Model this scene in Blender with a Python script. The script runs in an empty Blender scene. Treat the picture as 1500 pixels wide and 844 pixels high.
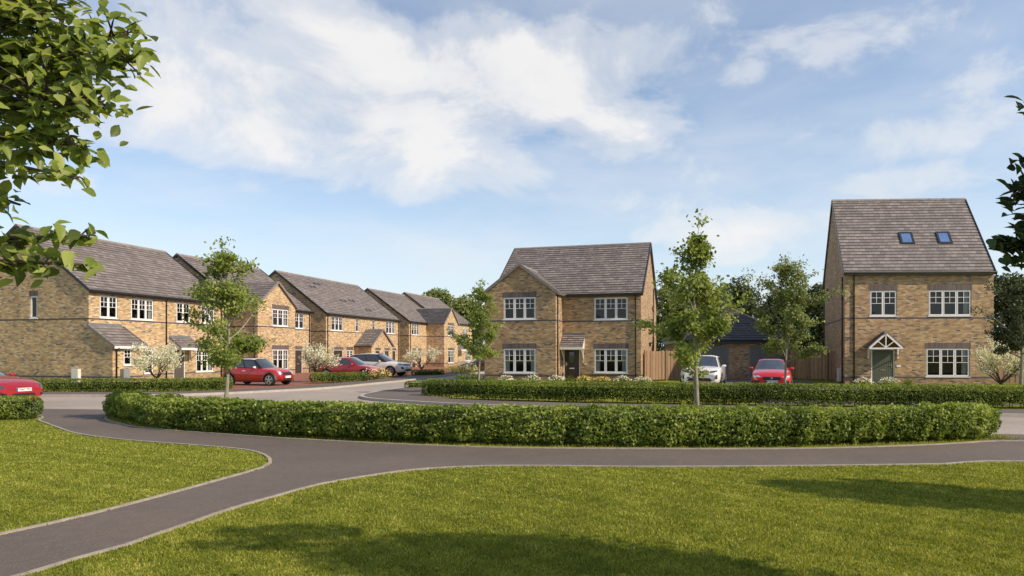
import bpy, bmesh, math, random
import numpy as np
from mathutils import Vector, Matrix
from mathutils.geometry import delaunay_2d_cdt
from mathutils.bvhtree import BVHTree
R=math.radians; PI=math.pi
scene=bpy.context.scene; COL=scene.collection
random.seed(7); NR=np.random.default_rng(11)
SHEAR=[0.0]

# ---------------------------------------------------------------- materials
def newmat(name):
    m=bpy.data.materials.new(name); m.use_nodes=True; nt=m.node_tree; nt.nodes.clear()
    out=nt.nodes.new('ShaderNodeOutputMaterial'); b=nt.nodes.new('ShaderNodeBsdfPrincipled')
    nt.links.new(b.outputs[0],out.inputs[0]); return m,nt,b,out
class N:
    """tiny node helper"""
    def __init__(s,nt): s.nt=nt
    def n(s,t,**k):
        x=s.nt.nodes.new(t)
        for a,v in k.items(): setattr(x,a,v)
        return x
    def l(s,a,b): s.nt.links.new(a,b)
    def math(s,op,a,b=None,c=None,clamp=False):
        x=s.n('ShaderNodeMath',operation=op); x.use_clamp=clamp
        for i,v in enumerate((a,b,c)):
            if v is None: continue
            if isinstance(v,(int,float)): x.inputs[i].default_value=v
            else: s.l(v,x.inputs[i])
        return x.outputs[0]
    def ramp(s,fac,stops,interp='LINEAR'):
        x=s.n('ShaderNodeValToRGB'); cr=x.color_ramp; cr.interpolation=interp
        while len(cr.elements)<len(stops): cr.elements.new(.5)
        for e,(p,c) in zip(cr.elements,stops):
            e.position=p; e.color=(c[0],c[1],c[2],1) if not isinstance(c,(int,float)) else (c,c,c,1)
        s.l(fac,x.inputs[0]); return x.outputs[0]
    def noise(s,vec,scale,detail=3,rough=.5,dist=0):
        x=s.n('ShaderNodeTexNoise'); x.inputs['Scale'].default_value=scale; x.inputs['Detail'].default_value=detail
        x.inputs['Roughness'].default_value=rough; x.inputs['Distortion'].default_value=dist
        if vec is not None: s.l(vec,x.inputs['Vector'])
        return x.outputs['Fac']
    def mix(s,f,a,b,mode='MIX'):
        x=s.n('ShaderNodeMix',data_type='RGBA',blend_type=mode)
        for sock,v in ((x.inputs[0],f),(x.inputs[6],a),(x.inputs[7],b)):
            if isinstance(v,(int,float)): sock.default_value=v
            elif isinstance(v,tuple): sock.default_value=(v[0],v[1],v[2],1)
            else: s.l(v,sock)
        return x.outputs[2]
    def bump(s,h,st,dist,b):
        x=s.n('ShaderNodeBump'); x.inputs['Strength'].default_value=st; x.inputs['Distance'].default_value=dist
        s.l(h,x.inputs['Height']); s.l(x.outputs[0],b.inputs['Normal'])
def plain(name,c,rough=.6,metal=0,var=.12,scale=6,coat=0,spec=.5):
    m,nt,b,o=newmat(name); g=N(nt); tc=g.n('ShaderNodeTexCoord')
    f=g.noise(tc.outputs['Object'],scale,4)
    lo=tuple(x*(1-var) for x in c); hi=tuple(min(1,x*(1+var)) for x in c)
    g.l(g.ramp(f,[(.3,lo),(.7,hi)]),b.inputs['Base Color'])
    b.inputs['Roughness'].default_value=rough; b.inputs['Metallic'].default_value=metal
    b.inputs['Coat Weight'].default_value=coat; b.inputs['Coat Roughness'].default_value=.04
    b.inputs['Specular IOR Level'].default_value=spec
    return m

def brick_mat(name,gain=(1,1,1)):
    m,nt,b,o=newmat(name); g=N(nt); tc=g.n('ShaderNodeTexCoord'); sep=g.n('ShaderNodeSeparateXYZ'); g.l(tc.outputs['Object'],sep.inputs[0])
    u=g.math('ADD',sep.outputs[0],sep.outputs[1]); v=sep.outputs[2]
    vr=g.math('DIVIDE',v,.075); row=g.math('FLOOR',vr); vf=g.math('FRACT',vr)
    # bond offset
    off=g.math('MULTIPLY',g.math('MODULO',g.math('ADD',row,400),2),.5)
    ur=g.math('ADD',g.math('DIVIDE',u,.225),off); colm=g.math('FLOOR',ur); uf=g.math('FRACT',ur)
    cmb=g.n('ShaderNodeCombineXYZ'); g.l(colm,cmb.inputs[0]); g.l(row,cmb.inputs[1])
    wn=g.n('ShaderNodeTexWhiteNoise',noise_dimensions='3D'); g.l(cmb.outputs[0],wn.inputs['Vector'])
    # streaky clustering: bricks of one batch tend to sit in the same run
    mp=g.n('ShaderNodeMapping'); mp.inputs['Scale'].default_value=(.55,2.1,1); g.l(cmb.outputs[0],mp.inputs[0])
    cl=g.noise(mp.outputs[0],.55,2)
    val=g.math('ADD',g.math('MULTIPLY',wn.outputs['Value'],.80),g.math('MULTIPLY',g.math('SUBTRACT',cl,.5),.75)); val=g.math('ADD',val,.10,clamp=True)
    G=lambda c:tuple(a*k for a,k in zip(c,gain))
    c=g.ramp(val,[(0,G((.13,.12,.13))),(.07,G((.22,.18,.15))),(.14,G((.38,.265,.15))),(.30,G((.52,.35,.17))),(.48,G((.64,.45,.215))),(.66,G((.55,.34,.145))),(.80,G((.70,.54,.31))),(.91,G((.30,.24,.17))),(.96,G((.56,.45,.29)))],'CONSTANT')
    fine=g.noise(tc.outputs['Object'],45,3)
    c=g.mix(.25,c,g.ramp(fine,[(.3,.25),(.7,.9)]),'OVERLAY')
    mo=g.math('MAXIMUM',g.math('GREATER_THAN',g.math('ABSOLUTE',g.math('SUBTRACT',vf,.5)),.43),g.math('GREATER_THAN',g.math('ABSOLUTE',g.math('SUBTRACT',uf,.5)),.477))
    c=g.mix(g.math('MULTIPLY',mo,.75),c,G((.50,.43,.33)))
    big=g.noise(tc.outputs['Object'],.7,5,.6); c=g.mix(1,c,g.ramp(big,[(.3,.80),(.7,1.07)]),'MULTIPLY')
    low_tone=g.math('SUBTRACT',v,g.math('MULTIPLY',g.noise(tc.outputs['Object'],3,4),.7)); c=g.mix(1,c,g.ramp(low_tone,[(0,.74),(.35,1)]),'MULTIPLY')  # brick goes unevenly darker towards the ground
    g.l(c,b.inputs['Base Color']); b.inputs['Roughness'].default_value=.85
    g.bump(g.math('SUBTRACT',fine,mo),.5,.006,b); return m
def soldier_mat(name):
    m,nt,b,o=newmat(name); g=N(nt); tc=g.n('ShaderNodeTexCoord'); sep=g.n('ShaderNodeSeparateXYZ'); g.l(tc.outputs['Object'],sep.inputs[0])
    u=g.math('DIVIDE',g.math('ADD',sep.outputs[0],sep.outputs[1]),.075); wn=g.n('ShaderNodeTexWhiteNoise',noise_dimensions='1D'); g.l(g.math('FLOOR',u),wn.inputs['W'])
    c=g.ramp(wn.outputs['Value'],[(0,(.075,.058,.056)),(1,(.15,.11,.10))])
    mo=g.math('GREATER_THAN',g.math('ABSOLUTE',g.math('SUBTRACT',g.math('FRACT',u),.5)),.43)
    g.l(g.mix(g.math('MULTIPLY',mo,.6),c,(.25,.21,.18)),b.inputs['Base Color']); b.inputs['Roughness'].default_value=.8; return m
def tile_mat(name,a,c2,d):
    m,nt,b,o=newmat(name); g=N(nt); uv=g.n('ShaderNodeUVMap'); sep=g.n('ShaderNodeSeparateXYZ'); g.l(uv.outputs[0],sep.inputs[0])
    row=g.math('FLOOR',sep.outputs[1]); off=g.math('MULTIPLY',g.math('MODULO',g.math('ADD',row,200),2),.5)
    wr=g.n('ShaderNodeTexWhiteNoise',noise_dimensions='1D'); g.l(row,wr.inputs['W'])
    ur=g.math('ADD',g.math('ADD',g.math('DIVIDE',sep.outputs[0],.33),off),g.math('MULTIPLY',wr.outputs['Value'],.35)); colm=g.math('FLOOR',ur)
    cmb=g.n('ShaderNodeCombineXYZ'); g.l(colm,cmb.inputs[0]); g.l(row,cmb.inputs[1])
    wn=g.n('ShaderNodeTexWhiteNoise',noise_dimensions='3D'); g.l(cmb.outputs[0],wn.inputs['Vector'])
    c=g.ramp(wn.outputs['Value'],[(0,a),(.5,c2),(1,d)])
    gap=g.math('GREATER_THAN',g.math('ABSOLUTE',g.math('SUBTRACT',g.math('FRACT',ur),.5)),.47)
    c=g.mix(g.math('MULTIPLY',gap,.7),c,(.03,.025,.025))
    # painted shade of the tile above, darkening the top of each course
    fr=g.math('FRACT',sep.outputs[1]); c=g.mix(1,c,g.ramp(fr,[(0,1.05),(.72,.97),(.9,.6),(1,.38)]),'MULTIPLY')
    tc=g.n('ShaderNodeTexCoord'); big=g.noise(tc.outputs['Object'],.8,4); c=g.mix(1,c,g.ramp(big,[(.3,.93),(.7,1.04)]),'MULTIPLY')
    g.l(c,b.inputs['Base Color']); b.inputs['Roughness'].default_value=.72
    g.bump(g.noise(tc.outputs['Object'],60,3),.3,.004,b); return m
def leaf_mat(name,cols,trans=.35,rough=.5,attr='rnd'):
    m,nt,b,o=newmat(name); g=N(nt); at=g.n('ShaderNodeAttribute',attribute_name=attr)
    c=g.ramp(at.outputs['Fac'],[(i/(len(cols)-1),k) for i,k in enumerate(cols)])
    tr=g.n('ShaderNodeBsdfTranslucent'); mx=g.n('ShaderNodeMixShader'); mx.inputs[0].default_value=trans
    g.l(c,b.inputs['Base Color']); g.l(g.mix(1,c,(1.25,1.2,.6),'MULTIPLY'),tr.inputs[0]); b.inputs['Roughness'].default_value=rough; b.inputs['Specular IOR Level'].default_value=.35
    g.l(b.outputs[0],mx.inputs[1]); g.l(tr.outputs[0],mx.inputs[2]); g.l(mx.outputs[0],o.inputs[0]); return m
def tarmac(name,c,spk=.5,scale=1.0):
    m,nt,b,o=newmat(name); g=N(nt); tc=g.n('ShaderNodeTexCoord'); P=tc.outputs['Object']
    f=g.noise(P,150,2,.7); big=g.noise(P,.35,5,.6); mid=g.noise(P,6,4)
    vo=g.n('ShaderNodeTexVoronoi'); vo.inputs['Scale'].default_value=130; g.l(P,vo.inputs['Vector'])
    k=g.mix(1,tuple(c),g.ramp(f,[(.25,1-spk),(.75,1+spk*.6)]),'MULTIPLY')
    k=g.mix(1,k,g.ramp(big,[(.3,.8),(.7,1.12)]),'MULTIPLY'); k=g.mix(1,k,g.ramp(mid,[(.3,.92),(.7,1.06)]),'MULTIPLY')
    k=g.mix(g.math('MULTIPLY',g.math('GREATER_THAN',g.n('ShaderNodeTexWhiteNoise').outputs[0],2),0),k,k)
    st=g.ramp(g.n('ShaderNodeSeparateColor').outputs[0],[(0,0),(1,1)])
    sc=g.n('ShaderNodeSeparateColor'); g.l(vo.outputs['Color'],sc.inputs[0])
    k=g.mix(g.math('MULTIPLY',g.math('GREATER_THAN',sc.outputs[0],.93),.3),k,(.42,.38,.33))
    g.l(k,b.inputs['Base Color']); b.inputs['Roughness'].default_value=.85; g.bump(f,.6,.004,b); return m
def ground_mat():
    m,nt,b,o=newmat('lawn_soil'); g=N(nt); tc=g.n('ShaderNodeTexCoord'); P=tc.outputs['Object']
    a=g.noise(P,.5,5,.6); f=g.noise(P,40,4,.7); mid=g.noise(P,7,4,.65)
    c=g.ramp(a,[(.3,(.16,.175,.022)),(.55,(.22,.225,.028)),(.75,(.28,.26,.04))])
    c=g.mix(1,c,g.ramp(f,[(.25,.45),(.75,1.4)]),'MULTIPLY'); c=g.mix(1,c,g.ramp(mid,[(.3,.75),(.7,1.2)]),'MULTIPLY')
    g.l(c,b.inputs['Base Color']); b.inputs['Roughness'].default_value=.95; b.inputs['Specular IOR Level'].default_value=.1; g.bump(f,.8,.02,b); return m
def paver_mat():
    m,nt,b,o=newmat('red_block_paving'); g=N(nt); tc=g.n('ShaderNodeTexCoord')
    br=g.n('ShaderNodeTexBrick'); g.l(tc.outputs['Object'],br.inputs[0]); br.inputs['Color1'].default_value=(.22,.07,.045,1); br.inputs['Color2'].default_value=(.32,.115,.07,1); br.inputs['Mortar'].default_value=(.13,.09,.07,1)
    br.inputs['Scale'].default_value=1; br.inputs['Brick Width'].default_value=.2; br.inputs['Row Height'].default_value=.1; br.inputs['Mortar Size'].default_value=.006
    g.l(br.outputs[0],b.inputs['Base Color']); b.inputs['Roughness'].default_value=.85; return m
def glass_mat():
    m,nt,b,o=newmat('window_glass'); nt.nodes.remove(b); g=N(nt)
    t=g.n('ShaderNodeBsdfTransparent'); t.inputs[0].default_value=(.62,.66,.66,1); gl=g.n('ShaderNodeBsdfGlossy'); gl.inputs['Roughness'].default_value=.015
    fr=g.n('ShaderNodeFresnel'); fr.inputs[0].default_value=1.55; mx=g.n('ShaderNodeMixShader'); g.l(g.math('ADD',g.math('MULTIPLY',fr.outputs[0],.6),.02,clamp=True),mx.inputs[0])
    g.l(t.outputs[0],mx.inputs[1]); g.l(gl.outputs[0],mx.inputs[2]); g.l(mx.outputs[0],o.inputs[0]); return m
def wood_mat(name,c):
    m,nt,b,o=newmat(name); g=N(nt); tc=g.n('ShaderNodeTexCoord'); P=tc.outputs['Object']; sep=g.n('ShaderNodeSeparateXYZ'); g.l(P,sep.inputs[0])
    wn=g.n('ShaderNodeTexWhiteNoise',noise_dimensions='1D'); g.l(g.math('FLOOR',g.math('DIVIDE',sep.outputs[0],.15)),wn.inputs['W'])
    mp=g.n('ShaderNodeMapping'); mp.inputs['Scale'].default_value=(14,14,1.2); g.l(P,mp.inputs[0]); gr=g.noise(mp.outputs[0],2,5,.6)
    k=g.mix(1,tuple(c),g.ramp(wn.outputs['Value'],[(0,.72),(1,1.2)]),'MULTIPLY'); k=g.mix(1,k,g.ramp(gr,[(.3,.65),(.7,1.2)]),'MULTIPLY')
    g.l(k,b.inputs['Base Color']); b.inputs['Roughness'].default_value=.8; g.bump(gr,.3,.004,b); return m
def bark_mat(name,c):
    m,nt,b,o=newmat(name); g=N(nt); tc=g.n('ShaderNodeTexCoord'); mp=g.n('ShaderNodeMapping'); mp.inputs['Scale'].default_value=(20,20,5); g.l(tc.outputs['Object'],mp.inputs[0])
    f=g.noise(mp.outputs[0],1.5,5,.65); k=g.mix(1,tuple(c),g.ramp(f,[(.3,.55),(.7,1.25)]),'MULTIPLY')
    g.l(k,b.inputs['Base Color']); b.inputs['Roughness'].default_value=.9; g.bump(f,.6,.01,b); return m
def paint_mat(name,c,rough=.28,coat=1.0,metal=0):
    m,nt,b,o=newmat(name); g=N(nt); tc=g.n('ShaderNodeTexCoord')
    f=g.noise(tc.outputs['Object'],3,3); g.l(g.mix(1,tuple(c),g.ramp(f,[(.3,.94),(.7,1.04)]),'MULTIPLY'),b.inputs['Base Color'])
    b.inputs['Roughness'].default_value=rough; b.inputs['Coat Weight'].default_value=coat; b.inputs['Coat Roughness'].default_value=.03; b.inputs['Metallic'].default_value=metal; return m
M={}
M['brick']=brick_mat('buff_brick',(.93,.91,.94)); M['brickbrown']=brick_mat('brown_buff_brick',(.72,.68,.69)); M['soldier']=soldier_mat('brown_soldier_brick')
M['band']=plain('blue_brick',(.065,.06,.078),.7,var=.3,scale=14)
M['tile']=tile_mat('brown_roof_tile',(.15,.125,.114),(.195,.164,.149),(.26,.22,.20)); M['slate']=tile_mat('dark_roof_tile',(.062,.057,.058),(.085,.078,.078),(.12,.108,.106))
M['ridge']=plain('ridge_tile',(.25,.215,.195),.75,var=.2,scale=3); M['verge']=plain('verge_tile',(.21,.18,.165),.75,var=.15)
M['upvc']=plain('white_upvc',(.78,.74,.72),.35,var=.03); M['black']=plain('black_upvc',(.02,.02,.021),.4,var=.2)
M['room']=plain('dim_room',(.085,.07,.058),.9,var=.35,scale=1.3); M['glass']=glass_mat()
M['curtain']=plain('white_curtain',(.68,.66,.62),.9,var=.08,scale=12)
M['doorgreen']=plain('sage_green_door',(.085,.095,.062),.45,var=.08); M['doorbrown']=plain('brown_door',(.045,.025,.017),.4,var=.2,scale=9); M['doorgrey']=plain('taupe_door',(.095,.08,.07),.5,var=.1)
M['metal']=plain('chrome',(.75,.73,.7),.18,1,var=.03); M['steel']=plain('brushed_steel',(.55,.53,.5),.35,1,var=.05)
M['lead']=plain('lead_flashing',(.16,.16,.17),.5,var=.2); M['plastic']=plain('beige_box_plastic',(.72,.68,.62),.4,var=.05); M['greybox']=plain('grey_box_plastic',(.25,.25,.26),.5,var=.2,scale=25)
M['garage']=plain('grey_garage_door',(.15,.14,.13),.5,var=.06); M['skyglass']=plain('roof_window_glass',(.10,.17,.34),.05,var=.1,scale=2,coat=1)
M['road']=tarmac('pale_road_asphalt',(.36,.30,.245),.2); M['tarmac']=tarmac('dark_path_asphalt',(.135,.104,.082),.38)
M['kerb']=plain('concrete_kerb',(.40,.35,.30),.85,var=.12,scale=5); M['edging']=plain('concrete_edging',(.34,.29,.235),.85,var=.2,scale=9)
M['ground']=ground_mat(); M['paver']=paver_mat()
M['fence']=wood_mat('fence_board',(.30,.185,.105)); M['bark']=bark_mat('pale_bark',(.30,.27,.19)); M['darkbark']=bark_mat('dark_bark',(.075,.055,.04))
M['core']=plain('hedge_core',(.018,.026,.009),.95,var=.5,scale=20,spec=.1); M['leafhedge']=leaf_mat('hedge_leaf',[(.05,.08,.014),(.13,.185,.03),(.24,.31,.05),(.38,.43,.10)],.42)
M['leaffar']=leaf_mat('rear_hedge_leaf',[(.055,.085,.015),(.14,.19,.03),(.235,.30,.05),(.35,.40,.09)],.42)
M['leaftree']=leaf_mat('street_tree_leaf',[(.09,.125,.028),(.21,.27,.06),(.33,.385,.10),(.47,.50,.18)],.5)
M['leafbg']=leaf_mat('background_leaf',[(.03,.045,.014),(.07,.09,.028),(.12,.145,.045)],.25,.6)
M['leafbglight']=leaf_mat('pale_background_leaf',[(.09,.12,.03),(.19,.23,.06),(.30,.34,.10)],.3,.6)
M['leafnear']=leaf_mat('broad_leaf',[(.085,.12,.022),(.18,.24,.04),(.29,.35,.07),(.42,.46,.13)],.5,.42)
M['leafdark']=leaf_mat('shaded_leaf',[(.028,.052,.016),(.055,.09,.026),(.095,.135,.04)],.25,.5)
M['blossom']=leaf_mat('white_blossom',[(.42,.43,.27),(.80,.77,.64),(.86,.83,.74)],.3,.6)
M['yellow']=leaf_mat('yellow_flower',[(.55,.36,.05),(.75,.55,.10),(.80,.68,.3)],.3,.6)
M['grass']=leaf_mat('grass_blade',[(.115,.15,.02),(.225,.26,.03),(.36,.37,.05),(.60,.55,.17)],.4,.6)
M['tyre']=plain('tyre_rubber',(.018,.018,.018),.8,var=.2); M['rim']=plain('alloy_rim',(.62,.60,.57),.28,.8,var=.04)
M['cglass']=plain('car_glass',(.045,.05,.058),.04,var=.2,scale=2,coat=1); M['trim']=plain('black_trim',(.016,.016,.017),.45,var=.2)
M['lamp']=plain('headlight_glass',(.55,.57,.6),.08,.3,var=.2,scale=12,coat=1); M['darklamp']=plain('dark_headlight',(.06,.07,.09),.08,.2,var=.3,scale=15,coat=1)
M['plate']=plain('number_plate',(.78,.77,.73),.5,var=.02); M['euro']=plain('blue_plate_band',(.02,.04,.35),.5); M['ink']=plain('black_lettering',(.01,.01,.01),.5)
M['red']=paint_mat('red_car_paint',(.46,.010,.012)); M['crimson']=paint_mat('crimson_car_paint',(.33,.010,.014)); M['scarlet']=paint_mat('scarlet_car_paint',(.58,.012,.012))
M['white']=paint_mat('white_car_paint',(.76,.72,.68),.3); M['silver']=paint_mat('champagne_car_paint',(.72,.66,.58),.3); M['pearl']=paint_mat('pearl_car_paint',(.66,.60,.52),.3); M['brownpaint']=paint_mat('bronze_car_paint',(.07,.04,.022),.25,metal=.4)
M['cladding']=plain('grey_brown_cladding',(.085,.06,.055),.6,var=.1); M['copper']=plain('copper_bumper',(.42,.20,.15),.35,.4,var=.05); M['terracotta']=plain('red_cushion',(.4,.03,.03),.8)

# ---------------------------------------------------------------- mesh tools
class MB:
    def __init__(s): s.v=[];s.f=[];s.m=[];s.uv=[]
    def face(s,pts,m=0,uv=None):
        b=len(s.v); s.v+= [tuple(p) for p in pts]; s.f.append(tuple(range(b,b+len(pts)))); s.m.append(m); s.uv.append(uv)
    def mesh(s,vs,fs,m=0):
        b=len(s.v); s.v+=[tuple(p) for p in vs]
        for f in fs: s.f.append(tuple(b+i for i in f)); s.m.append(m); s.uv.append(None)
    def hexa(s,c,m=0): # 8 corners: bottom 4 then top 4
        s.mesh(c,[(0,3,2,1),(4,5,6,7),(0,1,5,4),(1,2,6,5),(2,3,7,6),(3,0,4,7)],m)
    def box(s,x0,x1,y0,y1,z0,z1,m=0):
        s.hexa([(x0,y0,z0),(x1,y0,z0),(x1,y1,z0),(x0,y1,z0),(x0,y0,z1),(x1,y0,z1),(x1,y1,z1),(x0,y1,z1)],m)
    def tbox(s,T,u0,u1,z0,z1,d0,d1,m=0):
        s.hexa([T(u0,z0,d0),T(u1,z0,d0),T(u1,z0,d1),T(u0,z0,d1),T(u0,z1,d0),T(u1,z1,d0),T(u1,z1,d1),T(u0,z1,d1)],m)
    def tube(s,pts,rad,n=8,m=0,cap=True):
        pts=[Vector(p) for p in pts]; k=len(pts); rad=rad if hasattr(rad,'__len__') else [rad]*k
        rings=[]; prev=None
        for i,p in enumerate(pts):
            t=(pts[min(i+1,k-1)]-pts[max(i-1,0)]); 
            if t.length<1e-6: t=Vector((0,0,1))
            t.normalize()
            a=prev-t*prev.dot(t) if prev is not None else (Vector((1,0,0)) if abs(t.x)<.8 else Vector((0,1,0)))
            a=a-t*a.dot(t); a.normalize(); prev=a; bb=t.cross(a)
            rings.append([p+(a*math.cos(2*PI*j/n)+bb*math.sin(2*PI*j/n))*rad[i] for j in range(n)])
        vs=[q for r in rings for q in r]; fs=[]
        for i in range(k-1):
            for j in range(n): fs.append((i*n+j,i*n+(j+1)%n,(i+1)*n+(j+1)%n,(i+1)*n+j))
        if cap: fs.append(tuple(range(n-1,-1,-1))); fs.append(tuple((k-1)*n+j for j in range(n)))
        s.mesh(vs,fs,m)
    def bar(s,p,q,w,h,m=0,up=(0,0,1),lift=0):
        p=Vector(p);q=Vector(q);t=(q-p).normalized(); u=Vector(up); side=t.cross(u).normalized(); u=side.cross(t).normalized()
        c=[]
        for zz in (lift,lift+h):
            for (e,sg) in ((p,-1),(p,1),(q,1),(q,-1)): c.append(e+side*sg*w/2+u*zz)
        s.hexa([c[0],c[1],c[2],c[3],c[4],c[5],c[6],c[7]],m)
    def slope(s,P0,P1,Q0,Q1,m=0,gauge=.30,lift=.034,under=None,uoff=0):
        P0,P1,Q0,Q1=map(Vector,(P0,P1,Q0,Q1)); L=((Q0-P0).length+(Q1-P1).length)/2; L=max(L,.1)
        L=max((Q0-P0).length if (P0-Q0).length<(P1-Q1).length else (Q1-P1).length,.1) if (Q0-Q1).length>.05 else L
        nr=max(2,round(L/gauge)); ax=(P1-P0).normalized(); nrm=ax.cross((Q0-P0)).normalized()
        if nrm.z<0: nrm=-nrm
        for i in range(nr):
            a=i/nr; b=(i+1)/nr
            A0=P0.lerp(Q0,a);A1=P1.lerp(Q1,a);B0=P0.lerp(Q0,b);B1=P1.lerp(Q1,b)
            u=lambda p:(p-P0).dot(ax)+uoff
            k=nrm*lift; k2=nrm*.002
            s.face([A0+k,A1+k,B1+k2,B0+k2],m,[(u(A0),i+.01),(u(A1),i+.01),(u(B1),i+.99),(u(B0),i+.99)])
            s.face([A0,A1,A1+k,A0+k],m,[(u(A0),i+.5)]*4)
        if under is not None:
            d=nrm*-.06; s.face([P0+d,Q0+d,Q1+d,P1+d],under); s.face([P0+d,P1+d,P1,P0],under); s.face([P0+d,P0,Q0,Q0+d],under); s.face([P1+d,Q1+d,Q1,P1],under)
    def build(s,name,mats,parent=None,smooth=False,recalc=False):
        sh=SHEAR[0]; v=[(x+sh*y,y,z) for x,y,z in s.v] if sh else s.v
        me=bpy.data.meshes.new(name); me.from_pydata(v,[],s.f)
        if not isinstance(mats,(list,tuple)): mats=[mats]
        for k in mats: me.materials.append(M[k] if isinstance(k,str) else k)
        me.polygons.foreach_set('material_index',s.m)
        if any(u is not None for u in s.uv):
            ul=me.uv_layers.new(name='UVMap'); buf=[]
            for f,u in zip(s.f,s.uv):
                for i in range(len(f)): buf+= list(u[i]) if u else [0,0]
            ul.data.foreach_set('uv',buf)
        if recalc:
            bm=bmesh.new(); bm.from_mesh(me); bmesh.ops.remove_doubles(bm,verts=bm.verts,dist=1e-5); bmesh.ops.recalc_face_normals(bm,faces=bm.faces); bm.to_mesh(me); bm.free()
        if smooth: me.polygons.foreach_set('use_smooth',[True]*len(me.polygons))
        me.update(); o=bpy.data.objects.new(name,me); COL.objects.link(o); o.parent=parent; return o
def empty(name,loc,rz=0,label=None,cat=None,group=None):
    o=bpy.data.objects.new(name,None); COL.objects.link(o); o.location=loc; o.rotation_euler=(0,0,R(rz)); o.empty_display_size=.3
    if label: tag(o,label,cat,group)
    return o
def tag(o,label,cat,group=None,kind=None):
    if label: o['label']=label
    if cat: o['category']=cat
    if group: o['group']=group
    if kind: o['kind']=kind
    return o
def copy_tree(o,parent=None):
    c=o.copy(); COL.objects.link(c); c.parent=parent
    for ch in [x for x in bpy.data.objects if x.parent==o]: copy_tree(ch,c)
    return c

# ---------------------------------------------------------------- leaves (numpy)
def leaves_mesh(name,P,Nm,size,mat,parent=None,aspect=.55,spread=.7,shape=4,rnd=None,seed=1,droop=0.0,fold=.12):
    r=np.random.default_rng(seed); n=len(P); P=np.asarray(P,float); Nm=np.asarray(Nm,float)
    d=r.normal(size=(n,3)); d/=np.linalg.norm(d,axis=1)[:,None]
    nn=Nm*(1-spread)+d*spread; nn/=np.linalg.norm(nn,axis=1)[:,None]+1e-9
    a=r.normal(size=(n,3)); a[:,2]-=droop; t=a-nn*(a*nn).sum(1)[:,None]; t/=np.linalg.norm(t,axis=1)[:,None]+1e-9
    w=np.cross(nn,t); sz=(size*r.uniform(.65,1.25,n))[:,None] if np.isscalar(size) else (size*r.uniform(.75,1.2,n))[:,None]
    if shape==4:
        V=np.stack([P-t*sz*.5,P+w*sz*aspect*.5-nn*sz*fold*0+t*sz*.02,P+t*sz*.5-nn*sz*fold,P-w*sz*aspect*.5+t*sz*.02],1); k=4
        F=np.arange(n*4).reshape(n,4)
    elif shape==3:
        V=np.stack([P-w*sz*aspect*.5,P+w*sz*aspect*.5,P+t*sz],1); k=3; F=np.arange(n*3).reshape(n,3)
    else: # folded broad leaf, two halves of 4 verts sharing the midrib (6 verts, 2 quads each + tip)
        b=P-t*sz*.5; m1=P-t*sz*.1-nn*sz*.0; tip=P+t*sz*.55-nn*sz*.14; up=nn*sz*fold
        mid=P+t*sz*.08-nn*sz*.02; bend=r.uniform(-.1,.22,(n,1))
        def rim(a_,w_,u_): return P+t*sz*a_+w*sz*aspect*w_+up*u_-nn*sz*bend*max(a_,0)**1.2
        l1=rim(-.30,.34,.8); l2=rim(-.06,.50,1.0); l3=rim(.22,.36,.6); r1=rim(-.30,-.34,.8); r2=rim(-.06,-.50,1.0); r3=rim(.22,-.36,.6); tip=P+t*sz*.58-nn*sz*(.08+bend*.6)
        V=np.stack([b,l1,l2,l3,tip,r3,r2,r1,mid],1); k=9
        base=np.arange(n)[:,None]*9
        F=np.concatenate([base+np.array([[0,1,2,8]]),base+np.array([[8,2,3,4]]),base+np.array([[8,4,5,6]]),base+np.array([[0,8,6,7]])],1).reshape(-1,4)
    V=V.reshape(-1,3); me=bpy.data.meshes.new(name); nf=len(F); fk=F.shape[1]
    me.vertices.add(len(V)); me.vertices.foreach_set('co',V.ravel()); me.loops.add(nf*fk); me.loops.foreach_set('vertex_index',F.ravel().astype(np.int32))
    me.polygons.add(nf); me.polygons.foreach_set('loop_start',np.arange(0,nf*fk,fk,dtype=np.int32)); me.polygons.foreach_set('loop_total',np.full(nf,fk,dtype=np.int32))
    if rnd is None: rnd=r.uniform(0,1,n)
    per=nf//n; at=me.attributes.new('rnd','FLOAT','FACE'); at.data.foreach_set('value',np.repeat(np.clip(rnd,0,1),per).astype(np.float32))
    me.update(calc_edges=True); me.validate(); me.materials.append(M[mat])
    o=bpy.data.objects.new(name,me); COL.objects.link(o); o.parent=parent; return o
def vnoise(P,seed=0,scale=1.0):
    """cheap smooth 3d noise from a few sines"""
    r=np.random.default_rng(seed); out=0
    for i in range(6):
        k=r.normal(size=3)*scale*(1+.6*i); out=out+np.sin(P@k+r.uniform(0,6.28))/(1+.5*i)
    return out/2.6

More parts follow.
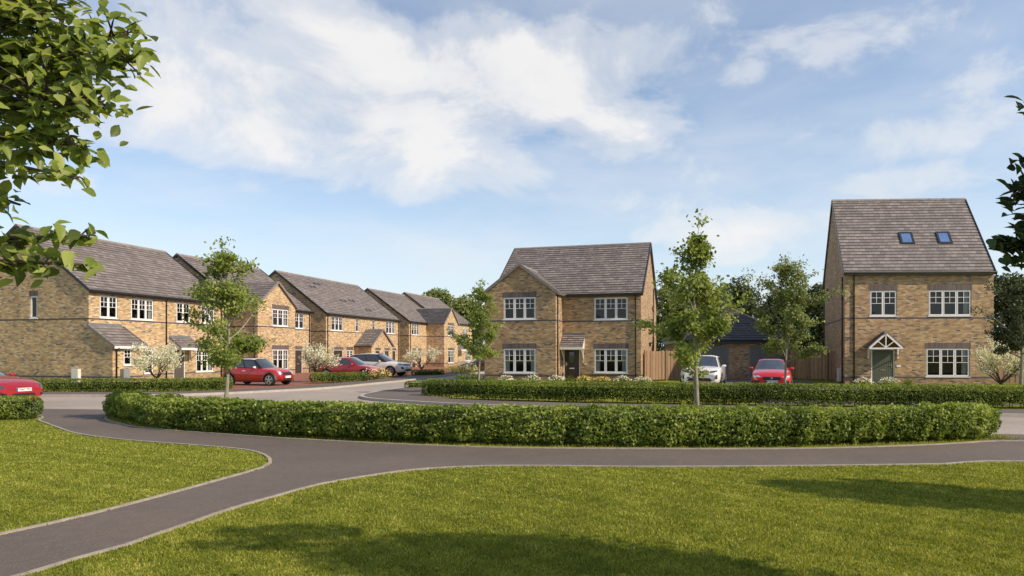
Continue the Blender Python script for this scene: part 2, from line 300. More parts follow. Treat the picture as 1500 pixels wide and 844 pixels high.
def hedge(name,label,path,width,height,leaf=.06,dens=1300,mat='leafhedge',seed=1,z0=0,group=None,rough=.06,taper=True,bright=0):
    r=np.random.default_rng(seed); path=[np.array(p,float) for p in path]
    seg=[np.linalg.norm(path[i+1]-path[i]) for i in range(len(path)-1)]; L=sum(seg)
    c=path[len(path)//2]; root=empty(name,(c[0],c[1],z0),0,label,'hedge',group)
    n=int(L*dens*(2*height+width)); s=r.uniform(-width*.3,L+width*.3,n)
    cs=np.concatenate([[0],np.cumsum(seg)]); A=np.array(path)
    # smooth centreline
    sc=np.clip(s,0,L); px=np.interp(sc,cs,A[:,0]); py=np.interp(sc,cs,A[:,1]); e=.6
    tx=np.interp(np.clip(sc+e,0,L),cs,A[:,0])-np.interp(np.clip(sc-e,0,L),cs,A[:,0]); ty=np.interp(np.clip(sc+e,0,L),cs,A[:,1])-np.interp(np.clip(sc-e,0,L),cs,A[:,1])
    tl=np.hypot(tx,ty); tx/=tl; ty/=tl; over=s-sc
    # cross-section: rounded box sampled by angle, thick shell
    th=r.uniform(-.5*PI,1.5*PI,n); ca=np.cos(th); sa=np.sin(th); p=4.5
    rad=(np.abs(ca)**p+np.abs(sa)**p)**(-1/p)
    depth=r.power(2.6,n); 
    lump=1+rough*2.0*vnoise(np.stack([px,py,sa*.7+ca],1),seed,1.6)+rough*1.5*vnoise(np.stack([px,py,sa*1.3+ca*2],1),seed+5,5.)
    end=np.sqrt(np.clip(1-(over/(width*.32))**2,0.15,1))
    rr=rad*(0.55+.45*depth)*lump*end
    off=ca*rr*width/2; zz=height*.53+sa*rr*height*.47*np.where(sa>0,1,1.0)
    gap=vnoise(np.stack([px,py,0*px],1),seed+9,2.2); low=(zz<height*.17)&(r.uniform(0,1,n)<(.55+.5*gap)); keep=~low&(zz>.02)
    P=np.stack([px+tx*over-ty*off-c[0],py+ty*over+tx*off-c[1],zz],1)[keep]
    Nn=np.stack([-ty*ca,tx*ca,sa+.35],1)[keep]; Nn/=np.linalg.norm(Nn,axis=1)[:,None]
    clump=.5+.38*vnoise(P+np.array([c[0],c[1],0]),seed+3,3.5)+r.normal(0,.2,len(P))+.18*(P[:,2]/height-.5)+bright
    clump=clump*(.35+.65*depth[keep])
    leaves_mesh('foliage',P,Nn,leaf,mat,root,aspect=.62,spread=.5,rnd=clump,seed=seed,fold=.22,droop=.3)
    # stems and dark twiggy core
    mb=MB(); k=int(L/.22)
    for i in range(k):
        q=i/k*L+r.uniform(-.05,.05); q=min(max(q,.05),L-.05); x=np.interp(q,cs,A[:,0])-c[0]+r.uniform(-.08,.08); y=np.interp(q,cs,A[:,1])-c[1]+r.uniform(-.08,.08)
        mb.tube([(x,y,-.02),(x+r.uniform(-.04,.04),y+r.uniform(-.04,.04),height*.45),(x+r.uniform(-.12,.12),y+r.uniform(-.12,.12),height*.85)],[.014,.010,.004],5)
    mb.tube([(np.interp(q,cs,A[:,0])-c[0],np.interp(q,cs,A[:,1])-c[1],height*.45) for q in np.linspace(0,L,max(6,int(L/.5)))],.02,5)
    if L>7.5: mb.build('stems','darkbark',root)
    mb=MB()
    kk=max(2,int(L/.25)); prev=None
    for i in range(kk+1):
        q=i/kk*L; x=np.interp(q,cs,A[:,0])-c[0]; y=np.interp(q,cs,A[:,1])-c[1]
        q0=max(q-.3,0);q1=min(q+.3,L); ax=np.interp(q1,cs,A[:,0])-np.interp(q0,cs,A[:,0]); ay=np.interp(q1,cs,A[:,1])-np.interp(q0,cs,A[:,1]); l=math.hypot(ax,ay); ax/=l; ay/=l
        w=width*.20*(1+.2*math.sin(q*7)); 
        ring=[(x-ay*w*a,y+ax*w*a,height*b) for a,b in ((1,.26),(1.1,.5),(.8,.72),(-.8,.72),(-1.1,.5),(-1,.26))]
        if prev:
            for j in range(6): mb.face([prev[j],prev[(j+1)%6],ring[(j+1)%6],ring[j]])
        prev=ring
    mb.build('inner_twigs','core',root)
    return root

# ---------------------------------------------------------------- trees
def grow(mb,p,d,L,r,depth,maxd,tips,rng,up=.25,kids=(3,5),bend=.18,sides=6,ratio=.62):
    k=4; pts=[p]; rad=[r]; dd=d.copy()
    for i in range(k):
        dd=(dd+Vector((rng.gauss(0,bend),rng.gauss(0,bend),rng.gauss(0,bend)*.5+up*.25))).normalized()
        pts.append(pts[-1]+dd*L/k); rad.append(r*(1-.62*(i+1)/k))
    mb.tube(pts,rad,sides,cap=False)
    if depth>=maxd-1:
        for i in range(1,k+1): tips.append((pts[i],dd.copy(),depth))
    if depth<maxd:
        n=rng.randint(*kids)
        for j in range(n):
            t=rng.uniform(.3,1); i=min(int(t*k),k-1); q=pts[i].lerp(pts[i+1],t*k-i)
            ax=Vector((rng.gauss(0,1),rng.gauss(0,1),rng.gauss(0,.6))); ax=(ax-dd*ax.dot(dd)).normalized()
            nd=(dd*.75+ax*.75+Vector((0,0,up*.4))).normalized()
            grow(mb,q,nd,L*ratio*rng.uniform(.75,1.1),rad[i]*.62,depth+1,maxd,tips,rng,up,kids,bend,max(4,sides-1),ratio)
def street_tree(name,label,loc,height,crown_r,clear,trunk_r,leaf=.1,nl=3600,mat='leaftree',seed=3,group=None,lean=(0,0),spreadv=.20,shape=4,prof=None,bark='bark',cat='tree'):
    rng=random.Random(seed); root=empty(name,loc,rng.uniform(0,0),label,cat,group)
    mb=MB(); pts=[];rad=[]; k=9
    for i in range(k+1):
        f=i/k; pts.append(Vector((lean[0]*f+.05*math.sin(f*5+seed),lean[1]*f+.05*math.cos(f*4+seed)-.05*math.cos(seed),height*.93*f))); rad.append(trunk_r*(1-.88*f**.9)*(1.25 if i==0 else 1))
    mb.tube(pts,rad,10); tips=[]
    prof=prof or (lambda f: (math.sin(min(1,f*1.25+.12)*PI)**.7 if f<.65 else math.sin(min(1,.9325)*PI)**.0*(1-f)*2.1)+.08)
    nb=int(15+height*1.5)
    for i in range(nb):
        f=(i+.5)/nb; z=clear+(height*.93-clear)*f; q=pts[0]; t=z/(height*.93)*k; a=min(int(t),k-1); q=pts[a].lerp(pts[a+1],t-a)
        an=i*2.4+rng.uniform(-.5,.5)+seed; rr=crown_r*max(.12,prof(f))*rng.uniform(.6,1.15)
        d=Vector((math.cos(an),math.sin(an),.55+.9*f)).normalized()
        grow(mb,q,d,rr*.98,trunk_r*(.42-.22*f),0,2,tips,rng,up=.35,kids=(2,4),sides=6)
    grow(mb,pts[-1],Vector((0,0,1)),height*.07+.1,trunk_r*.12,1,2,tips,rng)
    mb.build('trunk',bark,root,smooth=True)
    T=np.array([t[0][:] for t in tips]); r=np.random.default_rng(seed)
    w=np.ones(len(T)); w=np.clip(1.25-(T[:,2]-clear)/(height-clear),.12,1)**1.3; w/=w.sum(); idx=r.choice(len(T),nl,p=w); P=T[idx]+r.normal(0,spreadv*.5,(nl,3))*np.array([1,1,.55])
    cen=np.array([lean[0]*.6,lean[1]*.6,clear+(height-clear)*.5]); out=(P-cen)/np.array([crown_r,crown_r,(height-clear)*.5]); on=np.linalg.norm(out,axis=1)
    nm=out/(on[:,None]+1e-6)*.8+np.array([.35,-.35,.85]); nm/=np.linalg.norm(nm,axis=1)[:,None]
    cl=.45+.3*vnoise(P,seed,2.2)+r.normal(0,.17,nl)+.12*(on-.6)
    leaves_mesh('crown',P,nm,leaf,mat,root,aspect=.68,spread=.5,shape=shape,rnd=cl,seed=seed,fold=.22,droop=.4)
    return root
def big_tree(name,label,loc,height,rx,seed,mat='leafbg',nl=9000,leaf=.26,ry=None,clear=1.2,group=None,lobes=16,trunk=.22):
    rng=random.Random(seed); r=np.random.default_rng(seed); root=empty(name,loc,0,label,'tree',group); ry=ry or rx
    mb=MB(); mb.tube([(0,0,-.1),(.1,0,height*.3),(0,.1,height*.6),(0,0,height*.88)],[trunk*1.2,trunk,trunk*.6,trunk*.12],9); Ps=[];Ns=[];Cl=[]
    for i in range(lobes):
        f=(i+.5)/lobes; z=clear+(height-clear)*(.12+.8*f); w=math.sin(min(1,.2+f*.78)*PI)**.6; an=i*2.4+rng.uniform(-.6,.6); d=rng.uniform(.35,.75) if f<.9 else .1
        c=np.array([math.cos(an)*rx*w*d,math.sin(an)*ry*w*d,z]); s=np.array([rx*rng.uniform(.32,.5),ry*rng.uniform(.32,.5),(height-clear)*rng.uniform(.11,.17)])
        mb.tube([(0,0,max(.5,z*.5)),(c[0]*.5,c[1]*.5,z*.8),tuple(c)],[trunk*.35,trunk*.2,.02],5)
        m=nl//lobes; th=r.normal(size=(m,3)); th/=np.linalg.norm(th,axis=1)[:,None]; lump=1+.28*vnoise(th,seed+i,3)+.12*vnoise(th,seed+i+40,8)
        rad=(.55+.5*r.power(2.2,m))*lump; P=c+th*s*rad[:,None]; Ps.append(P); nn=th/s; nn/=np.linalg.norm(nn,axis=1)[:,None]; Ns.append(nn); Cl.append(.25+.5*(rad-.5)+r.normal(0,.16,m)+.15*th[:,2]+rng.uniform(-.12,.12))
    mb.build('trunk','darkbark',root,smooth=True)
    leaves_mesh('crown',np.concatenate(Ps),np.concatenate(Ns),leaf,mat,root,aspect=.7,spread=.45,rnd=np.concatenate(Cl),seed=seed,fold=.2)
    return root
def blossom_tree(label,loc,height,rad,seed,group='white blossoming garden trees'):
    rng=random.Random(seed); r=np.random.default_rng(seed); root=empty('blossom_tree',loc,0,label,'tree',group); mb=MB(); tips=[]
    mb.tube([(0,0,-.05),(.02,.0,.25),(0,.02,.5)],[.07,.055,.05],8)
    for i in range(8):
        an=i/8*2*PI+rng.uniform(-.3,.3); d=Vector((math.cos(an)*.8,math.sin(an)*.8,.7+.5*(i%3)/2)).normalized()
        grow(mb,Vector((0,0,.3+.05*(i%3))),d,(height-.4)*.62*rng.uniform(.8,1.05)*(1 if i%3 else 1.1),.034,0,2,tips,rng,up=.22,kids=(4,6),sides=5,bend=.14,ratio=.55)
    mb.build('trunk','darkbark',root,smooth=True)
    T=np.array([t[0][:] for t in tips]); T=T[T[:,2]>height*.27]; idx=r.choice(len(T),4200); P=T[idx]+r.normal(0,.055,(4200,3)); s=np.array([rad*1.0,rad*1.0,height]); 
    nn=r.normal(size=(4200,3))+np.array([.3,-.4,1.0]); nn/=np.linalg.norm(nn,axis=1)[:,None]
    leaves_mesh('blossom',P,nn,.075,'blossom',root,aspect=.9,spread=.5,seed=seed,rnd=.55+.4*r.normal(0,.8,4200)*.6+.2*vnoise(P,seed,4))
    idx=r.choice(len(T),450); P=T[idx]+r.normal(0,.08,(450,3)); leaves_mesh('leaves',P,nn[:450],.08,'leaftree',root,seed=seed+1)
    return root
def flower_clump(label,loc,rad,h,kind,seed,group='low flowering clumps'):
    r=np.random.default_rng(seed); root=empty('flower_clump',loc,0,label,'plant',group)
    def dome(n,k0,k1):
        th=r.normal(size=(n,3)); th[:,2]=abs(th[:,2]); th/=np.linalg.norm(th,axis=1)[:,None]; l=1+.2*vnoise(th,seed,3); return th*np.array([rad,rad*.7,h])*(r.uniform(k0,k1,n)*l)[:,None],th
    P,n=dome(int(900*max(.4,rad)),.4,.97); leaves_mesh('foliage',P,n,.07,'leafhedge',root,seed=seed,rnd=r.normal(.45,.2,len(P)))
    if kind:
        P,n=dome(int(420*max(.4,rad)),.88,1.08); P=P[P[:,2]>h*.35]; n=n[:len(P)]; leaves_mesh('blossom',P,np.tile([0.2,-.4,.9],(len(P),1)),.075,'yellow' if kind=='y' else 'blossom',root,aspect=.95,spread=.45,seed=seed+1)
    return root

# ---------------------------------------------------------------- houses
def front(y,x0=0): return lambda u,z,d:(u,y+d,z)
def left(x): return lambda u,z,d:(x+d,u,z)
def right(x): return lambda u,z,d:(x-d,u,z)
def back(y): return lambda u,z,d:(u,y-d,z)
def wall(mb,T,u0,u1,z0,z1,ops=(),apex=None,room=1):
    us=sorted({u0,u1,*[o[0] for o in ops],*[o[1] for o in ops]}); zs=sorted({z0,z1,*[o[2] for o in ops],*[o[3] for o in ops]})
    for a,b in zip(us,us[1:]):
        for c,d in zip(zs,zs[1:]):
            cu,cz=(a+b)/2,(c+d)/2
            if any(o[0]<cu<o[1] and o[2]<cz<o[3] for o in ops): continue
            mb.face([T(a,c,0),T(b,c,0),T(b,d,0),T(a,d,0)])
    if apex: mb.face([T(u0,z1,0),T(u1,z1,0),T(apex[0],apex[1],0)])
    for a,b,c,d in ops:
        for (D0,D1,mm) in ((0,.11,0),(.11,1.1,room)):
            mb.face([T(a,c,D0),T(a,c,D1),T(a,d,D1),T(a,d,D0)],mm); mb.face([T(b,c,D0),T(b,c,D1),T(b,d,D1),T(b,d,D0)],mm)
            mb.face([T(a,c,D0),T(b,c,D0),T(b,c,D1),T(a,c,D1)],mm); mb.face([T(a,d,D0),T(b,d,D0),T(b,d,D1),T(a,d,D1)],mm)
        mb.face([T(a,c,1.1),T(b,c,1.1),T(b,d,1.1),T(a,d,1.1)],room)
def window(root,T,u0,u1,z0,z1,n=3,lintel=True,cur='',bars=True,sill=True):
    mb=MB(); F=.05; d0,d1=.045,.11; a,b=u0+.004,u1-.004
    mb.tbox(T,a,b,z0+.004,z0+F,d0,d1); mb.tbox(T,a,b,z1-F,z1-.004,d0,d1); mb.tbox(T,a,a+F,z0+F,z1-F,d0,d1); mb.tbox(T,b-F,b,z0+F,z1-F,d0,d1)
    iw=(b-a-2*F)/n
    for i in range(n):
        x0=a+F+i*iw; x1=x0+iw
        if i: mb.tbox(T,x0-.03,x0+.03,z0+F,z1-F,d0-.001,d1-.001)
        c=.042; xa=x0+(.031 if i else .001); xb=x1-(.031 if i<n-1 else .001); za,zb=z0+F+.001,z1-F-.001; e0,e1=d0-.018,d0+.03
        mb.tbox(T,xa,xb,za,za+c,e0,e1); mb.tbox(T,xa,xb,zb-c,zb,e0,e1); mb.tbox(T,xa,xa+c,za+c,zb-c,e0,e1); mb.tbox(T,xb-c,xb,za+c,zb-c,e0,e1)
        if bars:
            gx0,gx1=xa+c,xb-c; gz0,gz1=za+c,zb-c; H=gz1-gz0; zm=gz0+H*.50; zq=gz0+H*.75; t=.013
            mb.tbox(T,gx0,gx1,zm-t,zm+t,e0+.008,e1-.006); mb.tbox(T,gx0,gx1,zq-t,zq+t,e0+.008,e1-.006); xm=(gx0+gx1)/2; mb.tbox(T,xm-t,xm+t,zm+t,gz1,e0+.007,e1-.007)
    w=mb.build('window','upvc',root)
    q=[Vector(T(a+F*.5,z0+F*.5,.062)),Vector(T(b-F*.5,z0+F*.5,.062)),Vector(T(b-F*.5,z1-F*.5,.062)),Vector(T(a+F*.5,z1-F*.5,.062))]
    if (q[1]-q[0]).cross(q[3]-q[0]).dot(Vector(T(0,0,-1))-Vector(T(0,0,0)))<0: q=q[::-1]
    g=MB(); g.face(q); g.build('pane','glass',w)
    if sill:
        s=MB(); s.tbox(T,u0-.04,u1+.04,z0-.035,z0+.003,-.045,.044); s.build('sill','upvc',w)
    if cur:
        c=MB(); W=(u1-u0)
        for side in cur:
            x0,x1=(u0+.03,u0+W*.17) if side=='l' else (u1-W*.17,u1-.03)
            if side=='f': x0,x1=u0+.03,u1-.03
            k=max(8,int((x1-x0)/.035))
            c=MB()
            for i in range(k):
                p,q=x0+(x1-x0)*i/k,x0+(x1-x0)*(i+1)/k; A=.16+.025*math.sin(i*1.9); B=.16+.025*math.sin((i+1)*1.9)
                c.face([T(p,z0+.02,A),T(q,z0+.02,B),T(q,z1-.02,B),T(p,z1-.02,A)])
            c.build('curtain','curtain',w)
    if lintel:
        l=MB(); l.tbox(T,u0-.05,u1+.05,z1+.002,z1+.30,-.006,.05); l.build('lintel','soldier',root)
    return w
def door(root,T,u0,u1,z0,z1,mat,glaze=None,hs=1,lintel=False):
    mb=MB(); f=.06; mb.tbox(T,u0,u0+f,z0,z1,.03,.11); mb.tbox(T,u1-f,u1,z0,z1,.03,.11); mb.tbox(T,u0+f,u1-f,z1-f,z1,.03,.11)
    fr=mb.build('door_frame','upvc',root)
    mb=MB(); a,b=u0+f+.004,u1-f-.004; n=max(4,round((b-a)/.13)); w=(b-a)/n
    for i in range(n): mb.tbox(T,a+i*w+.006,a+(i+1)*w-.006,z0+.02,z1-f-.004,.052,.09)
    mb.tbox(T,a,b,z0+.02,z1-f-.005,.062,.085); d=mb.build('door',mat,root)
    m=MB(); hx=b-.09 if hs>0 else a+.09; m.tbox(T,hx-.02,hx+.02,z0+.9,z0+1.16,.035,.051); m.tbox(T,hx-(.12 if hs>0 else 0),hx+(0 if hs>0 else .12),z0+1.02,z0+1.045,.015,.034); m.build('handle','metal',d)
    m=MB(); c=(a+b)/2; m.tbox(T,c-.15,c+.15,z0+.74,z0+.81,.038,.051); m.build('letter_plate','metal',d)
    if glaze:
        m=MB(); m.tbox(T,glaze[0],glaze[1],glaze[2],glaze[3],.040,.0515); m.build('glazing','cglass',d)
    if lintel:
        l=MB(); l.tbox(T,u0-.05,u1+.05,z1+.002,z1+.25,-.006,.05); l.build('lintel','soldier',root)
    return d
def bands(mb,T,u0,u1,lo=True,hi=True,gaps=()):
    if hi: mb.tbox(T,u0,u1,3.62,3.695,-.006,.03)
    if lo:
        xs=[u0]+[k for g in sorted(gaps) for k in g]+[u1]
        for a,b in zip(xs[::2],xs[1::2]):
            if b-a>.03: mb.tbox(T,a,b,.36,.435,-.006,.03)
def gutter(root,p,q,fascia=True,mat='black',h=.17):
    mb=MB(); p=Vector(p);q=Vector(q); mb.tube([p,q],.062,10)
    mb.build('gutter','black',root,smooth=False)
    if fascia:
        d=(q-p).normalized(); n=Vector((-d.y,d.x,0)); 
        m2=MB(); m2.bar(p+n*.085+Vector((0,0,-.13)),q+n*.085+Vector((0,0,-.13)),.02,h); m2.build('fascia',mat,root)
def pipe(root,pts,r=.038,mat='black'):
    mb=MB(); mb.tube(pts,r,8)
    top=Vector(pts[-1]); bot=Vector(pts[0])
    for f in (.12,.45,.8): 
        c=bot.lerp(top,f); mb.tube([c-Vector((0,0,.03)),c+Vector((0,0,.03))],r*1.35,8)
    mb.build('downpipe',mat,root,smooth=True)
def ridge(root,p,q,m='ridge',r=.12,drop=.05,name='ridge_tiles'):
    mb=MB(); p=Vector(p);q=Vector(q); L=(q-p).length; k=max(1,round(L/.45))
    for i in range(k):
        a=p.lerp(q,i/k); b=p.lerp(q,(i+1)/k-.008/L*1.2); mb.tube([a-Vector((0,0,drop)),b-Vector((0,0,drop))],[r,r*.96],10)
    mb.build(name,m,root,smooth=False)
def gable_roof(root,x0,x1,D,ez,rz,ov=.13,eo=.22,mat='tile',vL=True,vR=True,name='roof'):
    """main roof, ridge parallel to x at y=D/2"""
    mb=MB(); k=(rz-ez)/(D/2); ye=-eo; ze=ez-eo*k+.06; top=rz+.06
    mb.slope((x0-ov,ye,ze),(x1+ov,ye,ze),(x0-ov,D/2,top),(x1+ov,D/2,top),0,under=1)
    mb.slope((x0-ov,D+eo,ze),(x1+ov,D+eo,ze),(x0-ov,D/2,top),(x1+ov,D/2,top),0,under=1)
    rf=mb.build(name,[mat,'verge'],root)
    ridge(rf,(x0-ov,D/2,top+.03),(x1+ov,D/2,top+.03))
    v=MB()
    for ok,x in ((vL,x0-ov),(vR,x1+ov)):
        if not ok: continue
        v=MB(); v.bar((x,ye,ze-.10),(x,D/2,top-.10),.035,.15); v.build('verge_board','black',rf); v=MB(); v.bar((x,D+eo,ze-.10),(x,D/2,top-.10),.035,.15); v.build('verge_board','black',rf)
    return rf
def wing_roof(root,x0,x1,y0,ez,rz,yb,ov=.12,eo=.2,mat='tile',yv=None,front_verge='verge'):
    """small roof, ridge along y, gable at y0 (front), running back to yb"""
    mb=MB(); c=(x0+x1)/2; k=(rz-ez)/((x1-x0)/2); ze=ez-eo*k+.06; top=rz+.06
    mb.slope((x0-eo,yb,ze),(x0-eo,y0-ov,ze),(c,yb,top),(c,y0-ov,top),0,under=1); mb.slope((x1+eo,y0-ov,ze),(x1+eo,yb,ze),(c,y0-ov,top),(c,yb,top),0,under=1)
    rf=mb.build('gable_roof',[mat,'verge'],root); ridge(rf,(c,y0-ov-.01,top+.02),(c,yb,top+.02),r=.10)
    v=MB(); v.bar((x0-eo,y0-ov-.02,ze-.09),(c,y0-ov-.02,top-.09),.05,.16); v.build('verge_board',front_verge,rf); v=MB(); v.bar((x1+eo,y0-ov-.02,ze-.09),(c,y0-ov-.02,top-.09),.05,.16)
    v.build('verge_board',front_verge,rf); return rf
def lean_canopy(root,x0,x1,zt,zb,proj,y=0,brackets=('r',),mat='tile',name='porch_canopy'):
    mb=MB(); mb.slope((x0,y-proj,zb+.06),(x1,y-proj,zb+.06),(x0,y-.0,zt),(x1,y-.0,zt),0,gauge=.2,under=1)
    mb.face([(x0+.03,y,zt-.05),(x0+.03,y-proj,zb),(x0+.03,y,zb)],2); mb.face([(x1-.03,y,zt-.05),(x1-.03,y-proj,zb),(x1-.03,y,zb)],2)
    mb.box(x0,x1,y-proj-.03,y-proj,zb-.08,zb+.06,2); mb.box(x0+.02,x1-.02,y-proj,y-.002,zb-.06,zb-.02,2)
    c=mb.build(name,[mat,'verge','upvc'],root)
    f=MB(); f.box(x0,x1,y-.06,y-.004,zt-.02,zt+.09); f.build('flashing','lead',c)
    for bx in brackets:
        x=x0+.09 if bx=='l' else x1-.09; b=MB(); b.bar((x,y-.03,zb-.85),(x,y-.03,zb-.07),.06,.06,up=(0,-1,0)); b.bar((x,y-.06,zb-.75),(x,y-proj+.05,zb-.09),.05,.05,up=(1,0,0)); b.build('bracket','upvc',c)
    return c
def box_on(root,name,T,u0,u1,z0,z1,d,mat):
    mb=MB(); mb.tbox(T,u0,u1,z0,z1,-d,-.003); mb.tbox(T,u0+.02,u1-.02,z0+.02,z1-.03,-d-.012,-d); return mb.build(name,mat,root)

ROW=(-23.66,39.3); RA=73.7; ca,sa=math.cos(R(RA)),math.sin(R(RA))
def rowp(x,y=0): return (ROW[0]+ca*x-sa*y,ROW[1]+sa*x+ca*y,0)
EZ,DD=5.3,10.4; RZ=9.05
def rowhouse(label,x0,W,group='brick houses along the side street'):
    return empty('brick_house',rowp(x0),RA,label,'house',group)

# --- house 1 (nearest on the left, wide semi)
h=rowhouse('nearest buff brick semi-detached house on the left with lean-to porch beside its blank gable',0,11.2); W=11.2
wm=MB(); F0=front(0)
ups=[(.73,1.97,3.74,5.03),(2.95,4.72,3.74,5.03),(6.64,7.88,3.74,5.03),(8.9,10.25,3.74,5.03)]
los=[(3.97,4.70,.45,1.95),(6.40,7.42,.02,1.96),(8.42,10.14,.43,1.99)]
wall(wm,F0,0,W,-.1,EZ,ups+los); gop=[(3.72,4.28,3.72,5.02)]
wall(wm,left(0),0,DD,-.1,EZ,gop,(DD/2,RZ)); wall(wm,right(W),0,DD,-.1,EZ,(),(DD/2,RZ)); wall(wm,back(DD),0,W,-.1,EZ)
L0=left(0.0); lw=[(.75,1.35,1.03,1.97)]
wall(wm,front(-1.67),0,2.15,-.1,2.15,lw); wm.face([L0(-1.67,-.1,0),L0(0,-.1,0),L0(0,3.15,0),L0(-1.67,2.15,0)]); R0=right(2.15); wm.face([R0(-1.67,-.1,0),R0(0,-.1,0),R0(0,3.15,0),R0(-1.67,2.15,0)])
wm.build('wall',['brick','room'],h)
b=MB(); bands(b,F0,0,W,gaps=[(0,2.15),(6.40,7.42)]); bands(b,left(0),0,DD); bands(b,left(0),-1.67,-.001,hi=False); bands(b,front(-1.67),0.001,2.15,hi=False); b.build('string_course','band',h)
for k,(u0,u1,z0,z1) in enumerate(ups): window(h,F0,u0,u1,z0,z1,[2,3,2,3][k],False,cur=['','r','','r'][k])
window(h,F0,*los[0],n=1,lintel=False,cur='l'); window(h,F0,*los[2],n=3,cur='lr'); window(h,front(-1.67),*lw[0],n=1,lintel=False); window(h,left(0),*gop[0],n=1,bars=False)
door(h,F0,*los[1],'doorgrey',hs=-1); gable_roof(h,0,W,DD,EZ,RZ)
gutter(h,(-.1,-.27,EZ-.06),(W+.1,-.27,EZ-.06)); pipe(h,[(5.73,-.05,.02),(5.73,-.05,EZ-.3),(5.73,-.25,EZ-.12)]); pipe(h,[(W-.3,-.05,.02),(W-.3,-.05,EZ-.3),(W-.3,-.25,EZ-.12)])
mb=MB(); mb.slope((-.08,-1.85,2.12),(2.3,-1.85,2.12),(-.08,-.002,3.28),(2.3,-.002,3.28),0,under=1); mb.bar((-.1,-1.86,2.04),(-.1,-.01,3.20),.05,.14,1); mb.bar((2.31,-1.86,2.04),(2.31,-.01,3.20),.05,.14,1); mb.box(-.06,2.28,-1.88,-1.84,1.98,2.12,2)
c=mb.build('porch_roof',['tile','verge','upvc'],h); f=MB(); f.box(-.05,2.25,-.04,-.003,3.25,3.42); f.build('flashing','lead',c)
pipe(h,[(.22,-1.73,.02),(.22,-1.73,1.85),(.22,-1.9,2.02)])
lean_canopy(h,6.0,7.85,2.76,2.0,.95,brackets=('l','r'))
box_on(h,'meter_box',left(0),.55,1.05,.05,.84,.18,'plastic')
# rainwater barrel style grey cabinet beside the porch
box_on(h,'service_box',front(-1.67),.5,.95,.02,.84,.25,'greybox')


# --- house 2 (gabled wing at its left end)
h=rowhouse('second house of the left row, brick gabled wing beside a recessed brown front door',12.6,9.7); W=9.7; q=1.8; Tw=front(-q)
wu=(1.75,3.8,3.74,5.05); wl=(1.75,3.8,.43,2.0); ru=(7.3,8.7,3.74,5.05); rd=(7.3,8.5,.02,2.0)
wm=MB(); wall(wm,Tw,0,4.7,-.1,EZ,[wu,wl],(2.35,7.0)); wall(wm,left(0),-q,DD,-.1,EZ); wm.face([left(0)(0,EZ,0),left(0)(DD,EZ,0),left(0)(DD/2,RZ,0)]); wall(wm,right(4.7),-q,0,-.1,EZ)
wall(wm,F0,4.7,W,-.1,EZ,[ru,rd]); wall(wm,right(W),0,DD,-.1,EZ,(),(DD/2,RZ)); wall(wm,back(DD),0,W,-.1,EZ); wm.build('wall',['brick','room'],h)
b=MB(); bands(b,Tw,0,4.7); bands(b,left(0),-q+.01,DD); bands(b,right(4.7),-q+.01,0); bands(b,F0,4.7,W,gaps=[(7.3,8.5)]); b.build('string_course','band',h)
window(h,Tw,*wu,n=3,cur='r'); window(h,Tw,*wl,n=3,cur='lr'); window(h,F0,*ru,n=2,lintel=False); door(h,F0,*rd,'doorbrown',lintel=True)
gable_roof(h,0,W,DD,EZ,RZ); wing_roof(h,0,4.7,-q,EZ,7.0,2.6)
gutter(h,(4.9,-.27,EZ-.06),(W+.1,-.27,EZ-.06)); pipe(h,[(W-.2,-.05,.02),(W-.2,-.05,EZ-.3),(W-.2,-.25,EZ-.12)]); pipe(h,[(.5,-q-.0,0),(.5,-q-.0,.01)]) if 0 else None
pipe(h,[(-.05,-q+.25,.02),(-.05,-q+.25,EZ-.2)])

# --- house 3 (wide, central gabled porch)
h=rowhouse('wide brick house with a central gabled double porch behind the parked cars',24.8,15.1); W=15.1; o=24.8
ups=[(.9,2.95,3.74,5.05),(5.4,6.0,3.74,5.05),(8.8,9.45,3.74,5.05),(11.9,14.0,3.74,5.05)]
g1=(1.3,3.0,.02,2.0); sw=(3.66,4.9,.9,1.98); g2=(13.1,14.3,.02,1.95)
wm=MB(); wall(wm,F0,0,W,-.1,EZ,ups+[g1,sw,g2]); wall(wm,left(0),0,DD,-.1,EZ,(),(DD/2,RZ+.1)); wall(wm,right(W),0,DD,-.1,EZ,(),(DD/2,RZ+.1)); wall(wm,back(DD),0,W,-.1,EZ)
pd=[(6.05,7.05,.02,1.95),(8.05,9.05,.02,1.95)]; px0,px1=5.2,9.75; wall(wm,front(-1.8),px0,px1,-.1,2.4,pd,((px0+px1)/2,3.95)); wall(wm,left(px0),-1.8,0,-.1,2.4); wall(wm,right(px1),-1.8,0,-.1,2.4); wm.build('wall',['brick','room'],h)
b=MB(); bands(b,F0,0,W,gaps=[(1.3,3.0),(px0,px1),(13.1,14.3)]); bands(b,left(0),0.01,DD); bands(b,front(-1.8),px0,px1,hi=False,gaps=[(6.05,7.05),(8.05,9.05)]); b.build('string_course','band',h)
for k,w in enumerate(ups): window(h,F0,*w,n=[3,1,1,3][k],lintel=False,cur=['','','','r'][k])
window(h,F0,*sw,n=2); door(h,F0,*g1,'doorbrown',lintel=True); door(h,F0,*g2,'doorbrown',lintel=True)
for k,d in enumerate(pd): door(h,front(-1.8),*d,'black',glaze=(d[0]+.35,d[0]+.6,.9,1.7),lintel=True)
for k in (6.55,8.55):
    m=MB(); m.tube([(k,-1.83,2.42),(k,-1.9,2.45),(k,-1.9,2.62)],.05,8); m.build('wall_lamp','upvc',h)
gable_roof(h,0,W,DD,EZ,RZ+.1); wing_roof(h,px0,px1,-1.8,2.4,3.95,0,eo=.15)
gutter(h,(-.1,-.27,EZ-.06),(W+.1,-.27,EZ-.06)); 
